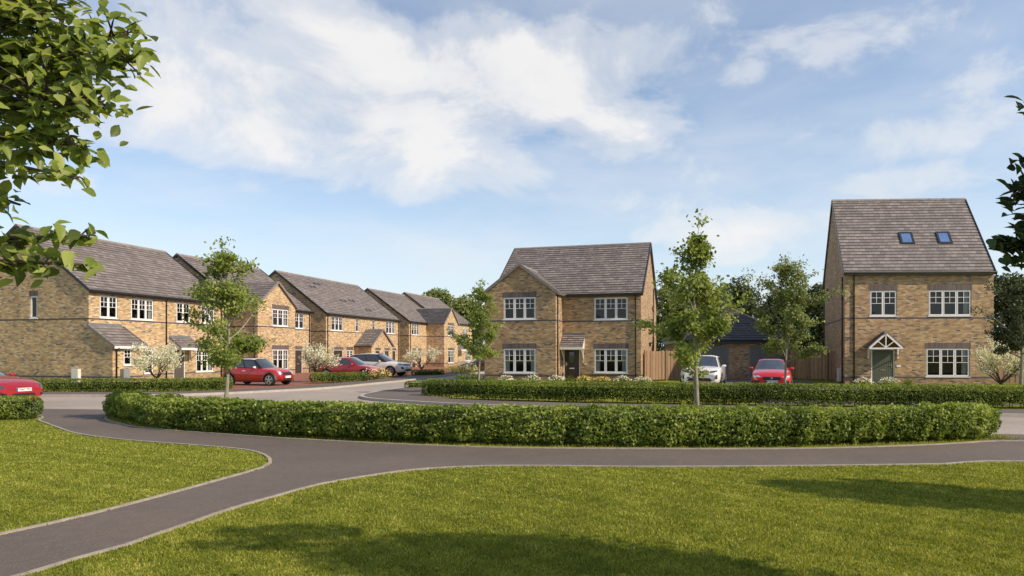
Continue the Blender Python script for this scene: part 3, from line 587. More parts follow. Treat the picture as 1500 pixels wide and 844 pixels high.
for x in (.25,14.85): pipe(h,[(x,-.05,.02),(x,-.05,EZ-.3),(x,-.25,EZ-.12)])
gutter(h,(px0-.12,-.02,2.36),(px0-.12,-1.75,2.36),fascia=False)
kk=(RZ+.1-EZ)/(DD/2)
for (x,t) in ((3.2,3.6),(3.9,3.6),(4.9,4.2),(5.6,4.2),(6.2,2.0),(6.9,2.0),(9.5,1.0),(10.2,1.0),(8.2,2.2),(8.9,2.2)):
    m=MB(); z=EZ+kk*t+.09; m.bar((x,t-.12,z-.10),(x,t+.12,z+.07),.32,.05,up=(0,-1,1.4)); m.build('roof_vent','black',h)

# --- house 4 (gabled wing at its right end)
h=rowhouse('fourth house of the left row with a tall brick gable and dark tiled wing roof',42.5,9.9); W=9.95
wx0,wx1=5.0,9.6; ru=(.75,2.75,3.74,5.05); gd=(.9,2.0,.02,1.95); gd2=(2.6,3.6,.02,1.95); wu=(6.3,8.3,3.74,5.05); wl=(6.3,8.3,.43,2.0)
wm=MB(); wall(wm,F0,0,wx0,-.1,EZ,[ru,gd,gd2]); wall(wm,left(0),0,DD,-.1,EZ,(),(DD/2,RZ)); wall(wm,left(wx0),-2.3,0,-.1,EZ); wall(wm,front(-2.3),wx0,wx1,-.1,EZ,[wu,wl],((wx0+wx1)/2,7.1)); wall(wm,right(wx1),-2.3,0,-.1,EZ); wall(wm,F0,wx1,W,-.1,EZ); wall(wm,back(DD),0,W,-.1,EZ); wall(wm,right(W),0,DD,-.1,EZ,(),(DD/2,RZ)); wm.build('wall',['brick','room'],h)
b=MB(); bands(b,F0,0,wx0,gaps=[(.9,2.0),(2.6,3.6)]); bands(b,left(0),0.01,DD); bands(b,left(wx0),-2.3+.01,0); bands(b,front(-2.3),wx0,wx1); b.build('string_course','band',h)
window(h,F0,*ru,n=3,lintel=False,cur='lr'); window(h,front(-2.3),*wu,n=2); window(h,front(-2.3),*wl,n=2,cur='lr'); door(h,F0,*gd,'doorbrown',lintel=True); door(h,F0,*gd2,'doorbrown',lintel=True)
gable_roof(h,0,W,DD,EZ,RZ,vR=False); wing_roof(h,wx0,wx1,-2.3,EZ,7.1,2.7,mat='slate')
gutter(h,(-.1,-.27,EZ-.06),(wx0-.1,-.27,EZ-.06)); pipe(h,[(.3,-.05,.02),(.3,-.05,EZ-.3),(.3,-.25,EZ-.12)])

# --- house 5 (farthest)
h=rowhouse('farthest house of the left row with a lean-to door canopy behind the dark parked car',52.5,11.5); W=11.5; e=.35
us=[(3.9,5.2,3.74,5.05),(7.6,9.4,3.74,5.05)]; ls=[(8.7,10.8,.5,1.95),(5.0,6.0,.02,1.95)]
wm=MB(); wall(wm,F0,0,W,-.1,EZ+e,us+ls); wall(wm,left(0),0,DD,-.1,EZ+e,(),(DD/2,RZ+e)); wall(wm,right(W),0,DD,-.1,EZ+e,(),(DD/2,RZ+e)); wall(wm,back(DD),0,W,-.1,EZ+e); wm.build('wall',['brick','room'],h)
b=MB(); bands(b,F0,0,W,gaps=[(5,6)]); b.build('string_course','band',h)
window(h,F0,*us[0],n=2,lintel=False); window(h,F0,*us[1],n=3,lintel=False); window(h,F0,*ls[0],n=3,cur='lr'); door(h,F0,*ls[1],'doorbrown',hs=-1); lean_canopy(h,4.3,7.0,2.75,2.05,1.0,brackets=('l','r')); box_on(h,'meter_box',F0,4.3,4.75,.4,1.1,.15,'upvc')
gable_roof(h,0,W,DD,EZ+e,RZ+e); gutter(h,(-.1,-.27,EZ+e-.06),(W+.1,-.27,EZ+e-.06))

# --- detached house in the middle
a3=R(-16.5); h=empty('brick_house',(7.63-9.15*math.cos(a3),41.6-9.15*math.sin(a3),0),-16.5,'detached middle brick house with a gabled wing and a brown front door','house'); W=9.15; q=1.8; Tw=front(-q); D3=10.2; RZ3=8.9
wu=(1.19,3.19,3.72,5.05); wl=(1.19,3.19,.53,2.0); ru=(6.35,8.37,3.72,5.06); rl=(6.35,8.37,.53,2.0); dd=(4.47,5.5,.02,1.97); wr=4.4
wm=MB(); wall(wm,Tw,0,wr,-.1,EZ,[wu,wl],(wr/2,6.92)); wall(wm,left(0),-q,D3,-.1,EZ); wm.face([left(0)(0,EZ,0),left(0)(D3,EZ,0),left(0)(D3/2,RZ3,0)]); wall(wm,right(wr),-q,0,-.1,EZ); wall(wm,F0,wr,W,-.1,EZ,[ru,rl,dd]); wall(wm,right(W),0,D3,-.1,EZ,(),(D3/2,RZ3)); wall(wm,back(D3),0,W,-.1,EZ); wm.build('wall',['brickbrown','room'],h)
b=MB(); bands(b,Tw,0,wr); bands(b,left(0),-q+.01,D3); bands(b,right(wr),-q+.01,0); bands(b,F0,wr,W,gaps=[(4.47,5.5)]); bands(b,right(W),.01,D3); b.build('string_course','band',h)
window(h,Tw,*wu,n=3); window(h,Tw,*wl,n=3,cur='lr'); window(h,F0,*ru,n=3,lintel=False); window(h,F0,*rl,n=3,cur='lr'); door(h,F0,*dd,'doorbrown',glaze=(4.83,5.12,1.05,1.78),hs=-1)
gable_roof(h,0,W,D3,EZ,RZ3); wing_roof(h,0,wr,-q,EZ,6.92,2.7)
gutter(h,(wr+.3,-.27,EZ-.06),(W+.1,-.27,EZ-.06)); pipe(h,[(8.83,-.05,.02),(8.83,-.05,EZ-.3),(8.83,-.25,EZ-.12)]); pipe(h,[(wr+.05,-q+.35,.02),(wr+.05,-q+.35,EZ-.1)])
pipe(h,[(W+.05,7.6,.02),(W+.05,7.6,EZ+.9)]); pipe(h,[(W+.05,7.6,4.6),(W+.05,7.2,4.85),(W+.05,6.9,4.85)])
lean_canopy(h,4.42,5.8,2.86,2.02,.85,brackets=('l','r')); box_on(h,'meter_box',right(W),1.7,2.3,.1,.85,.18,'upvc')
m=MB(); m.tbox(F0,5.76,5.92,1.02,1.12,-.02,-.003); m.build('house_number_plate','plastic',h)
m=MB(); m.tbox(right(W),4.9,5.05,2.15,2.35,-.12,-.003); m.tbox(right(W),4.85,5.1,2.35,2.42,-.22,-.003); m.build('wall_lamp','black',h)
m=MB(); m.tbox(right(W),4.2,4.45,1.5,1.72,-.06,-.003); m.build('boiler_vent','plastic',h)

# --- tall house on the right (plan splayed along its plot boundary)
SHEAR[0]=.27
h=empty('brick_house',(18.41,38.9,0),-3.2,'tall brick house on the right with two roof windows and a green front door','house'); W=7.95; D4=10.6; E4=6.2; R4=11.2
ul=(1.34,2.80,3.76,5.19); ur=(4.49,6.77,3.77,5.20); lr=(4.35,6.69,.43,2.0); dd=(1.42,2.68,.02,1.97)
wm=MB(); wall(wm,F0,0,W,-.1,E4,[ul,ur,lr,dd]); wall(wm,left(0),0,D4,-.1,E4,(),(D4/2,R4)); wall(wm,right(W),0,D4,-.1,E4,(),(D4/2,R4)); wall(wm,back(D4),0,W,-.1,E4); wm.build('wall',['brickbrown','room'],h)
b=MB(); bands(b,F0,0,W,gaps=[(1.42,2.68)]); bands(b,left(0),0.01,D4); b.build('string_course','band',h)
window(h,F0,*ul,n=2); window(h,F0,*ur,n=3,cur='r'); window(h,F0,*lr,n=3,cur='r'); door(h,F0,*dd,'doorgreen')
rf=gable_roof(h,0,W,D4,E4,R4,ov=.08,eo=.2); gutter(h,(-.1,-.25,E4-.06),(W+.1,-.25,E4-.06),h=.2); pipe(h,[(.5,-.05,.02),(.5,-.05,E4-.3),(.5,-.23,E4-.12)])
for y in (.7,9.9): pipe(h,[(-.05,y,.02),(-.05,y,E4-.2 if y<1 else 7.0)])
pipe(h,[(-.05,9.9,5.4),(-.05,8.6,5.7),(-.05,7.8,6.0)])
k4=(R4-E4)/(D4/2); n4=Vector((0,-k4,1)).normalized(); t4=Vector((0,1,k4)).normalized()
for xw in (3.42,5.53):
    def RP(u,v,d): 
        p=Vector((xw+u,1.82,E4+k4*1.82+.085))+t4*v+n4*d; return tuple(p)
    mb=MB(); w,l=.78,1.15
    Tb=lambda u,z,d: RP(u,z,d)
    mb.tbox(Tb,0,w,0,.11,-.05,.07); mb.tbox(Tb,0,w,l-.11,l,-.05,.07); mb.tbox(Tb,0,.11,.11,l-.11,-.05,.07); mb.tbox(Tb,w-.11,w,.11,l-.11,-.05,.07)
    fr=mb.build('roof_window','black',rf); g=MB(); g.tbox(Tb,.1,w-.1,.1,l-.1,-.02,.045); g.build('pane','skyglass',fr)
# apex door canopy
cx=2.05; y=-.82; mb=MB(); zb,zt,hw=2.06,2.82,.86
mb.slope((cx-hw-.07,0,zb),(cx-hw-.07,y-.05,zb),(cx,0,zt+.09),(cx,y-.05,zt+.09),0,gauge=.18,under=1); mb.slope((cx+hw+.07,y-.05,zb),(cx+hw+.07,0,zb),(cx,y-.05,zt+.09),(cx,0,zt+.09),0,gauge=.18,under=1)
c=mb.build('porch_canopy',['slate','verge'],h); f=MB(); U=(0,-1,0)
f.bar((cx-hw,y,zb-.06),(cx,y,zt-.04),.09,.06,up=U); f.bar((cx+hw,y,zb-.06),(cx,y,zt-.04),.09,.06,up=U); f.bar((cx-hw-.03,y+.005,zb-.07),(cx+hw+.03,y+.005,zb-.07),.08,.06,up=U)
f.bar((cx,y,zb-.03),(cx,y,zt-.08),.055,.05,up=U); f.bar((cx,y+.002,zb-.02),(cx-hw*.48,y+.002,zb+.30),.045,.05,up=U); f.bar((cx,y+.002,zb-.02),(cx+hw*.48,y+.002,zb+.30),.045,.05,up=U)
f.bar((cx-hw+.02,0,zb-.06),(cx-hw+.02,y,zb-.06),.06,.07); f.bar((cx+hw-.02,0,zb-.06),(cx+hw-.02,y,zb-.06),.06,.07); f.build('truss','upvc',c)
g=MB(); g.tube([(cx,y-.1,zt+.04),(cx,y+.1,zt+.04)],.11,14); g.build('ridge_cap','ridge',c)
for s in (-1,1):
    b=MB(); x=cx+s*(hw-.06); b.bar((x,-.03,zb-.62),(x,-.03,zb-.07),.06,.05,up=(0,-1,0)); b.bar((x,-.04,zb-.5),(x,y+.2,zb-.09),.05,.05,up=(1,0,0)); b.build('bracket','upvc',c)
m=MB(); m.tbox(F0,2.78,3.0,.95,1.08,-.02,-.003); m.build('house_number_plate','plastic',h); box_on(h,'meter_box',left(0),1.3,1.9,.1,.85,.18,'plastic')
SHEAR[0]=0
for k in ((-.05,5.0,5.6),(-.05,4.2,4.9)): pass

# --- double garage, hipped roof
gx,gy=15.15,46.8; h=empty('double_garage',(gx-3.6,gy,0),-1.5,'brick double garage with hipped slate roof and two grey doors behind the parked cars','garage'); W=7.2
ops=[(.28,2.86,.02,2.2),(4.22,6.85,.02,2.2)]; wm=MB(); wall(wm,F0,0,W,-.1,2.45,ops); wall(wm,left(0),0,W,-.1,2.45); wall(wm,right(W),0,W,-.1,2.45); wall(wm,back(W),0,W,-.1,2.45); wm.build('wall',['brickbrown','room'],h)
for (a,b_,z0,z1) in ops:
    mb=MB(); n=20; w=(b_-a-.14)/n
    for i in range(n): mb.tbox(F0,a+.07+i*w+.006,a+.07+(i+1)*w-.006,.03,2.13,.06,.10)
    mb.tbox(F0,a+.07,b_-.07,.03,2.13,.072,.095); d=mb.build('garage_door','garage',h)
    f=MB(); f.tbox(F0,a+.004,a+.07,.02,2.19,.04,.11); f.tbox(F0,b_-.07,b_-.004,.02,2.19,.04,.11); f.tbox(F0,a+.07,b_-.07,2.13,2.19,.04,.11); f.build('door_frame',plain('grey_frame',(.2,.19,.21),.5),d); g=MB(); g.tbox(F0,(a+b_)/2-.08,(a+b_)/2+.08,.9,.94,.03,.059); g.build('handle','metal',d)
mb=MB(); e=.25; zt=5.1; ze=2.62; c=(W/2,W/2,zt)
cs=[(-e,-e,ze),(W+e,-e,ze),(W+e,W+e,ze),(-e,W+e,ze)]
for i in range(4):
    A,B=Vector(cs[i]),Vector(cs[(i+1)%4]); C=Vector(c); mb.slope(A,B,C-(B-A).normalized()*.001,C+(B-A).normalized()*.001,0,gauge=.3)
mb.face([(x,y,2.60) for x,y,z in cs],1); rf=mb.build('roof',['slate','black'],h)
for i in range(4): ridge(rf,cs[i],c,r=.09,drop=.02,name='hip_tiles')
mb=MB(); mb.box(-e+.02,W+e-.02,-e+.02,-e+.05,2.35,2.59); mb.box(-e+.02,-e+.05,-e+.05,W,2.35,2.59); mb.box(W+e-.05,W+e-.02,-e+.05,W,2.35,2.59); mb.face([(-e+.03,-e+.03,2.37),(W+e-.03,-e+.03,2.37),(W+e-.03,0,2.37),(-e+.03,0,2.37)]); mb.build('fascia','black',h); gutter(h,(-e,-e-.04,2.56),(W+e,-e-.04,2.56),fascia=False)

# ---------------------------------------------------------------- fences
def fence(label,p,q,H=1.85,seed=0,first=True):
    p=Vector((*p,0));q=Vector((*q,0)); L=(q-p).length; a=math.degrees(math.atan2(q.y-p.y,q.x-p.x)); root=empty('timber_fence',p,a,label,'fence'); rng=random.Random(seed)
    n=int(L/.15); mb=MB()
    for i in range(n): 
        hh=H+rng.uniform(-.012,.012); mb.box(i*.15+.004,(i+1)*.15-.004,0.02*(i%2),.02+.02*(i%2),.08,hh)
    mb.build('boards','fence',root); m2=MB()
    for z in (.4,1.0,1.55): m2.box(0,L,.042,.09,z,z+.08)
    m2.build('rails','fence',root); k=max(1,round(L/1.85))
    for i in range(k+1):
        x=min(max(i*L/k,.05),L-.05); m=MB(); m.box(x-.05,x+.05,-.065,-.002,-.05,H+.07); m.build('post','fence',root)
fence('warm lit timber fence between the middle house and the garage',(8.0,42.6),(11.3,45.6),seed=1)
fence('shaded timber fence between the garage and the tall house',(18.1,46.3),(20.2,42.0),seed=2)
fence('timber fence running right from the tall house behind the blossoming tree',(26.6,38.9),(36,38.0),seed=3)

# ---------------------------------------------------------------- ground, roads
def sheet(name,pts,z,mat,kind='structure'):
    me=bpy.data.meshes.new(name); bm=bmesh.new(); q=[]
    for p in pts:
        if not q or (p[0]-q[-1][0])**2+(p[1]-q[-1][1])**2>1e-4: q.append(tuple(p))
    r_=delaunay_2d_cdt([Vector(p) for p in q],[],[list(range(len(q)))],1,1e-5); vs=[bm.verts.new((v.x,v.y,z)) for v in r_[0]]
    for t in r_[2]: bm.faces.new([vs[i] for i in t])
    for f in bm.faces:
        if f.normal.z<0: f.normal_flip()
    bm.to_mesh(me); bm.free(); me.materials.append(M[mat]); o=bpy.data.objects.new(name,me); COL.objects.link(o); o['kind']=kind; return o
def slab(name,pts,z0,z1,mat):
    me=bpy.data.meshes.new(name); bm=bmesh.new(); vs=[bm.verts.new((x,y,z1)) for x,y in pts]; f=bm.faces.new(vs); ex=bmesh.ops.extrude_face_region(bm,geom=[f]); 
    for v in ex['geom']:
        if isinstance(v,bmesh.types.BMVert): v.co.z=z0
    bmesh.ops.triangulate(bm,faces=bm.faces[:]); bmesh.ops.recalc_face_normals(bm,faces=bm.faces); bm.to_mesh(me); bm.free(); me.materials.append(M[mat]); o=bpy.data.objects.new(name,me); COL.objects.link(o); o['kind']='structure'; return o
def smooth(pts,n=6):
    P=[Vector((*p,0)) for p in pts]; out=[]
    for i in range(len(P)-1):
        p0=P[max(i-1,0)];p1=P[i];p2=P[i+1];p3=P[min(i+2,len(P)-1)]
        for k in range(n):
            t=k/n; out.append(.5*((2*p1)+(-p0+p2)*t+(2*p0-5*p1+4*p2-p3)*t*t+(-p0+3*p1-3*p2+p3)*t**3))
    out.append(P[-1]); return [(v.x,v.y) for v in out]
def strip(name,line,w,z0,z1,mat,seg=None,side=1,gap=.006,line2=False):
    """kerb stones / edging along a line, offset to one side"""
    mb=MB(); P=[Vector((*p,0)) for p in line]; n=len(P); nr=[]
    for i in range(n):
        t=(P[min(i+1,n-1)]-P[max(i-1,0)]).normalized(); nr.append(Vector((-t.y,t.x,0))*side)
    # resample to segment length
    d=[0]
    for i in range(n-1): d.append(d[-1]+(P[i+1]-P[i]).length)
    L=d[-1]; k=max(1,int(L/(seg or .915)))
    def at(s):
        s=min(max(s,0),L-1e-6); i=max(j for j in range(n) if d[j]<=s); i=min(i,n-2); f=(s-d[i])/(d[i+1]-d[i]); return P[i].lerp(P[i+1],f),nr[i].lerp(nr[i+1],f)
    for i in range(k):
        a,na=at(i*L/k+gap/2); b,nb=at((i+1)*L/k-gap/2); mid,nm=at((i+.5)*L/k)
        for (p,np_,q_,nq) in ((a,na,mid,nm),(mid,nm,b,nb)):
            c=[p,q_,q_+nq*w,p+np_*w]; mb.hexa([(v.x,v.y,z0) for v in c]+[(v.x,v.y,z1) for v in c])
    o=mb.build(name,mat,None,recalc=True); o['kind']='structure'; return o
def G(px,py,z=0): 
    Y=(1.8-z)*1030/(py-515.5); return ((px-750)/1030*Y,Y)

gme=sheet('ground',[(-900,-300),(900,-300),(900,1500),(-900,1500)],0,'ground')
# pale carriageway: main road + side street
k_left=smooth([(-60,27.0),(-30,27.6),(-18.6,27.9),(-14.4,28.1),(-12.1,29.5),(-10.7,31.2),(-9.3,33.1),(-8.3,35.7),(-7.6,38.6),(-6.4,43),(-4.6,52),(-1.5,64)],5)
k_right=smooth([(1.4,64),(-1.9,52),(-3.4,44),(-4.6,37),(-5.35,33.2),(-5.9,30.2),(-6.05,28.2),(-5.6,26.5),(-4.4,25.1),(-1.28,22.9),(1.85,21.7),(5.1,20.95),(9,20.1),(14,19.2),(24,17.9),(60,14)],5)
south=[(60,8.6),(24,13.4),(10.6,15.35),(6,16.6),(0,18.4),(-6,20.0),(-13,21.9),(-18,22.6),(-60,24)]
sheet('road',k_left+k_right+south,.004,'road')
# footways (raised) behind the kerbs
def offs(line,w,side=1):
    P=[Vector((*p,0)) for p in line]; out=[]
    for i in range(len(P)):
        t=(P[min(i+1,len(P)-1)]-P[max(i-1,0)]).normalized(); n=Vector((-t.y,t.x,0))*side; out.append((P[i]+n*w)[:2])
    return out
KW=.15
strip('kerb',k_left,KW,-.05,.10,'kerb',side=1); strip('kerb',k_right,KW,-.05,.10,'kerb',side=1)
fl=offs(k_left,KW,1); flo=offs(k_left,1.95,1)
slab('footway',fl+flo[::-1],-.05,.098,'tarmac')
fr=offs(k_right,KW,1); fo_=offs(k_right,1.75,1); fro=[p for p in fo_ if p[1]>34]+[(-3.9,31.0),(-3.75,28.4)]+[p for p in fo_ if p[0]>-2.8 and p[1]<28]
slab('footway',fr+fro[::-1],-.05,.098,'tarmac')
# red block paved frontage along the row of houses
row_front=[rowp(11.3,-.02)[:2],rowp(62,-.02)[:2]]; ed=[p for p in flo if p[1]>32.4 and p[1]<60]
sheet('driveway_paving',[(-13.2,32.3)]+ed+row_front[::-1],.012,'paver')
mbs=[rowp(12.9,-4.6)[:2],rowp(19.5,-4.0)[:2]]
for i,(s0,s1,t0,t1) in enumerate(((18.0,24.0,-4.2,-2.6),(37.5,41.5,-7.2,-5.6),(47,58,-6.6,-3.2))):
    sheet('front_lawn',[rowp(s0,t0)[:2],rowp(s1,t0)[:2],rowp(s1,t1)[:2],rowp(s0,t1)[:2]],.02,'ground')
sheet('driveway_paving',[(8.6,24.2),(17.3,23.6),(17.6,46.7),(11.4,46.7)],.006,'tarmac')
# foreground path
lawn_edge=[G(*p) for p in [(-160,900),(-60,868),(33,843),(100,822),(163,806),(230,783),(280,766),(340,745),(397,729),(467,710),(537,698),(607,688.5),(700,683.5),(800,683),(924,684.3),(1050,684),(1180,683),(1300,681.5),(1393,680),(1500,676.5)]]+[(14,10.2),(22,9.0),(50,6)]
lawn_edge=smooth(lawn_edge,5)
north=[(50,10.5),(24,12.7),(16,13.75)]+[G(*p) for p in [(1500,647),(1420,649.5),(1340,653.5),(1180,658),(967,658.5),(700,656),(467,646),(327,637),(224,629),(177,622),(152,613)]]+[(-11.2,20.2),(-11.0,21.2)]
north=smooth(north,5)
left_lawn=[G(*p) for p in [(40,609),(59,617),(85,626),(117,636),(187,645),(280,652),(350,658),(375,662),(392,668),(399,675),(396,681),(380,688),(327,703),(233,729),(117,759),(0,785),(-120,812),(-260,850)]]
ll=smooth([(-20,16.9),(-13.9,19.7)]+left_lawn[1:],5)
sheet('path',lawn_edge+[(50,6.0)]+north+[(-13,21.95),(-18,22.65),(-40,23.3),(-40,14)]+ll,.0045,'tarmac')
sheet('crossing',[(10.6,15.3),(24,13.4),(60,8.6),(60,7.5),(24,12.72),(16,13.77),G(1500,647.1),G(1440,648.6)],.0042,'tarmac')
strip('path_edging',lawn_edge,.055,-.03,.022,'edging',seg=.915,side=-1); strip('path_edging',north[:-1],.055,-.03,.022,'edging',side=-1); strip('path_edging',ll[5:],.055,-.03,.022,'edging',side=-1)

# grass blades on the two front lawns and the verges
def inpoly(X,Y,poly):
    ins=np.zeros(len(X),bool); n=len(poly)
    for i in range(n):
        x1,y1=poly[i]; x2,y2=poly[(i+1)%n]
        if y1==y2: continue
        c=((Y<y1)!=(Y<y2))&(X<(x2-x1)*(Y-y1)/(y2-y1)+x1); ins^=c
    return ins
def grass(name,label,poly,bounds,n,hgt,seed,near=5.0,cw=.006):
    r=np.random.default_rng(seed); x0,x1,y0,y1=bounds
    # denser nearer the viewer side of the lawn
    u=r.uniform(0,1,n); Y=1/(1/y0+(1/y1-1/y0)*u); X=r.uniform(-1,1,n)*Y*1.05; X=np.where((X<x0)|(X>x1),r.uniform(x0,x1,n),X)
    k=inpoly(X,Y,poly); X=X[k];Y=Y[k]; m=len(X)
    P=np.stack([X,Y,np.full(m,.0)],1); h=hgt*r.uniform(.5,1.15,m)*(1+.10*vnoise(P,seed,1.3)+.25*vnoise(P,seed+4,9)); far=np.clip(Y/8,1,3)
    a=r.uniform(0,2*PI,m); w=cw*far*r.uniform(.7,1.3,m); lean=r.normal(0,.45,(m,2))*h[:,None]; dx=np.cos(a)*w;dy=np.sin(a)*w
    V=np.stack([np.stack([X-dx,Y-dy,0*X],1),np.stack([X+dx,Y+dy,0*X],1),np.stack([X+lean[:,0],Y+lean[:,1],h],1)],1).reshape(-1,3)
    me=bpy.data.meshes.new(name); me.vertices.add(len(V)); me.vertices.foreach_set('co',V.ravel()); me.loops.add(m*3); me.loops.foreach_set('vertex_index',np.arange(m*3,dtype=np.int32)); me.polygons.add(m); me.polygons.foreach_set('loop_start',np.arange(0,m*3,3,dtype=np.int32)); me.polygons.foreach_set('loop_total',np.full(m,3,dtype=np.int32))
    rn=.42+.10*vnoise(P,seed+1,1.6)+.16*vnoise(P,seed+2,5)+.14*vnoise(P,seed+7,14)+r.normal(0,.24,m)
    at=me.attributes.new('rnd','FLOAT','FACE'); at.data.foreach_set('value',np.clip(rn,0,1).astype(np.float32)); me.update(calc_edges=True); me.materials.append(M['grass'])
    o=bpy.data.objects.new(name,me); COL.objects.link(o); tag(o,label,'grass',kind='stuff'); return o
main_lawn=lawn_edge+[(30,3),(-8,3)]
grass('lawn_grass','short sunlit grass of the wide front lawn',main_lawn,(-6,14,4.6,11.4),600000,.026,3,cw=.007)
lp=ll[3:]+[(-9,5.0),(-24,8),(-24,15)]
grass('lawn_grass','short grass of the smaller lawn left of the path fork',lp,(-16,-3,6,19.0),330000,.026,4,cw=.007)
verge=[(x,y+.25) for x,y in north]+[(-12.5,21.6),(-6,19.9),(0,18.3),(6,16.5),(10.4,15.3)]
grass('verge_grass','grass strip under and behind the long front hedge',verge,(-13,10.5,12.5,22),90000,.05,5)

# ---------------------------------------------------------------- hedges
fh=[G(*p) for p in [(168,611.5),(224,626.5),(327,635),(467,643.5),(700,653),(967,655.5),(1180,655),(1340,650.5),(1425,646),(1447,642)]]
fh=smooth(fh,4); fh=[(x,y+.42) for x,y in fh]
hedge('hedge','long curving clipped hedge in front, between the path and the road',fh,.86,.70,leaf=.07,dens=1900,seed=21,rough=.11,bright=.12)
rh=[G(*p) for p in [(628,583.5),(706,586.4),(853,590.5),(1000,593),(1160,596),(1320,598),(1500,599.5)]]+[(22,21.6),(30,20.6)]
rh=[(x,y+.38) for x,y in smooth(rh,4)]
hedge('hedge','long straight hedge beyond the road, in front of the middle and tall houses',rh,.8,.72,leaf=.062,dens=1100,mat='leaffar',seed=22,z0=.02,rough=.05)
hedge('hedge','low hedge in front of the nearest left house and its gable',[(-28,30.6),(-20,31.0),(-16,31.4),(-13.1,32.4)],.75,.62,leaf=.06,dens=900,mat='leaffar',seed=23,rough=.05)
hedge('hedge','short hedge end at the left edge beside the small lawn, below the red car',[(-20,15.6),(-15.6,17.6),(-12.95,18.95)],.85,.62,leaf=.06,dens=1500,seed=24,rough=.06)
hedge('hedge','trimmed box hedge under the blossoming tree beside the red hatchback',[(-11.2,39.9),(-9.9,40.5),(-8.75,41.3)],.9,.62,leaf=.07,dens=800,mat='leaffar',seed=25,rough=.04)
hedge('hedge','trimmed box hedge under the farthest blossoming tree',[(-7.0,51.2),(-5.4,52.6)],.9,.5,leaf=.08,dens=700,mat='leaffar',seed=26,rough=.04)
hedge('hedge','short hedge peeping over the left end of the long rear hedge',[(-4.9,33.8),(-3.7,34.6)],.8,.42,leaf=.06,dens=900,mat='leaffar',seed=27)
hedge('hedge','small hedge beside the slim tree at the corner of the middle house',[(-2.7,37.8),(-1.95,38.3)],.9,.58,leaf=.07,dens=900,mat='leaffar',seed=28)

# ---------------------------------------------------------------- trees
street_tree('street_tree','street tree with a pale trunk in front of the nearest left house',(-7.1,17.5,0),4.42,1.08,1.2,.062,leaf=.095,nl=7600,seed=5,spreadv=.22)
street_tree('street_tree','tallest street tree with a pale trunk, standing before the white car',(4.03,15.5,0),4.62,.88,1.1,.068,leaf=.095,nl=7600,seed=8,spreadv=.20,lean=(.05,0))
street_tree('street_tree','slim tree with drooping foliage in front of the red saloon',(10.48,27,0),5.35,1.55,1.3,.055,leaf=.10,nl=11000,seed=12,spreadv=.22,mat='leafbglight')
street_tree('street_tree','small slender tree at the left corner of the middle house',(-1.33,29,0),4.68,.95,1.2,.05,leaf=.10,nl=5500,seed=17,spreadv=.2)
street_tree('street_tree','dark leaved tree with a pale trunk at the far right before the timber fence',(22.4,31,0),4.9,1.35,1.3,.085,leaf=.11,nl=6500,seed=19,spreadv=.24,mat='leafbg')
blossom_tree('white blossoming tree in front of the nearest left house',(-18.8,37.2,0),2.75,1.2,31)
blossom_tree('white blossoming tree behind the box hedge, before the red hatchback',(-11.5,41.5,0),2.7,1.15,32)
blossom_tree('farthest white blossoming tree, before the fourth house of the row',(-7.75,60.0,0),2.9,1.2,33)
blossom_tree('white blossoming tree at the right corner of the tall house',(22.8,32.8,0),2.75,1.3,34)
def big(label,px,top,Y,rx,seed,**k): big_tree('tree',label,((px-750)/1030*Y,Y,0),1.8+(515.5-top)/1030*Y,rx,seed,group='mature trees behind the houses',**k)
big('pale green tree rising over the far end of the left row',640,425,118,5.0,41,mat='leafbglight',leaf=.55,nl=7000)
big('tree beside the far end of the left row, partly behind the slim street tree',683,436,110,4.5,42,mat='leafbglight',leaf=.5,nl=6000)
big('pale sparse tree directly right of the middle house',982,418,62,2.6,43,mat='leafbglight',leaf=.26,nl=8000)
big('dark tree behind the garage, left of its roof',1040,422,72,3.6,44,leaf=.3)
big('rounded tree behind the garage roof peak',1080,413,76,3.8,45,leaf=.3)
big('dark tree behind the slim drooping tree, right of the garage',1140,432,70,3.6,46,leaf=.3)
big('dark dense tree just left of the tall house',1200,418,66,3.2,47,leaf=.28)
big('dark dense tree behind the right end of the tall house',1478,402,52,2.9,48,leaf=.24,nl=12000)
big('dark tree at the right edge behind the timber fence',1540,396,50,3.0,49,leaf=.24)
for i,(x,y,c) in enumerate(((-.35,40.9,'w'),(1.2,41.2,'w'),(2.6,41.0,'w'),(4.2,40.6,'y'),(5.2,40.4,'y'),(6.4,40.2,'w'),(7.4,39.5,'w'),(3.4,40.9,''),(-1.2,41.2,''),(18.9,37.8,'w'),(20.2,37.7,'w'),(21.4,37.9,''))):
    flower_clump(['white flowering clump left of the middle house door','white clump under the wing window of the middle house','white clump beside the brown front door','yellow flowering clump under the lower window of the middle house','yellow clump next to the downpipe of the middle house','white clump at the right corner of the middle house','white clump by the fence at the middle house corner','leafy clump right beside the brown front door','leafy clump at the left corner of the middle house','pale pink and white clump left of the green front door','white clump at the foot of the green front door','leafy clump just right of the green front door'][i],(x,y,0),.55,.42,c,60+i)
flower_clump('yellow flowering shrub between the box hedge and the white car',(-8.3,44.6,0),.8,.75,'y',80); flower_clump('white flowering shrub next to the yellow one before the white car',(-9.1,44.8,0),.45,.7,'w',81)
flower_clump('yellow flowering shrub before the fifth house',(-4.4,56.5,0),1.5,.75,'y',82); flower_clump('white flowering shrub beside the dark car',(-3.4,57.6,0),.8,.9,'w',83); flower_clump('white flowering shrub left of the far box hedge',(-8.3,53.5,0),.6,.7,'w',84)
flower_clump('yellow flowers behind the long front hedge',(-1.6,15.3,0),.42,.55,'y',85); flower_clump('white flowers behind the long front hedge',(-1.15,15.0,0),.36,.56,'w',86)

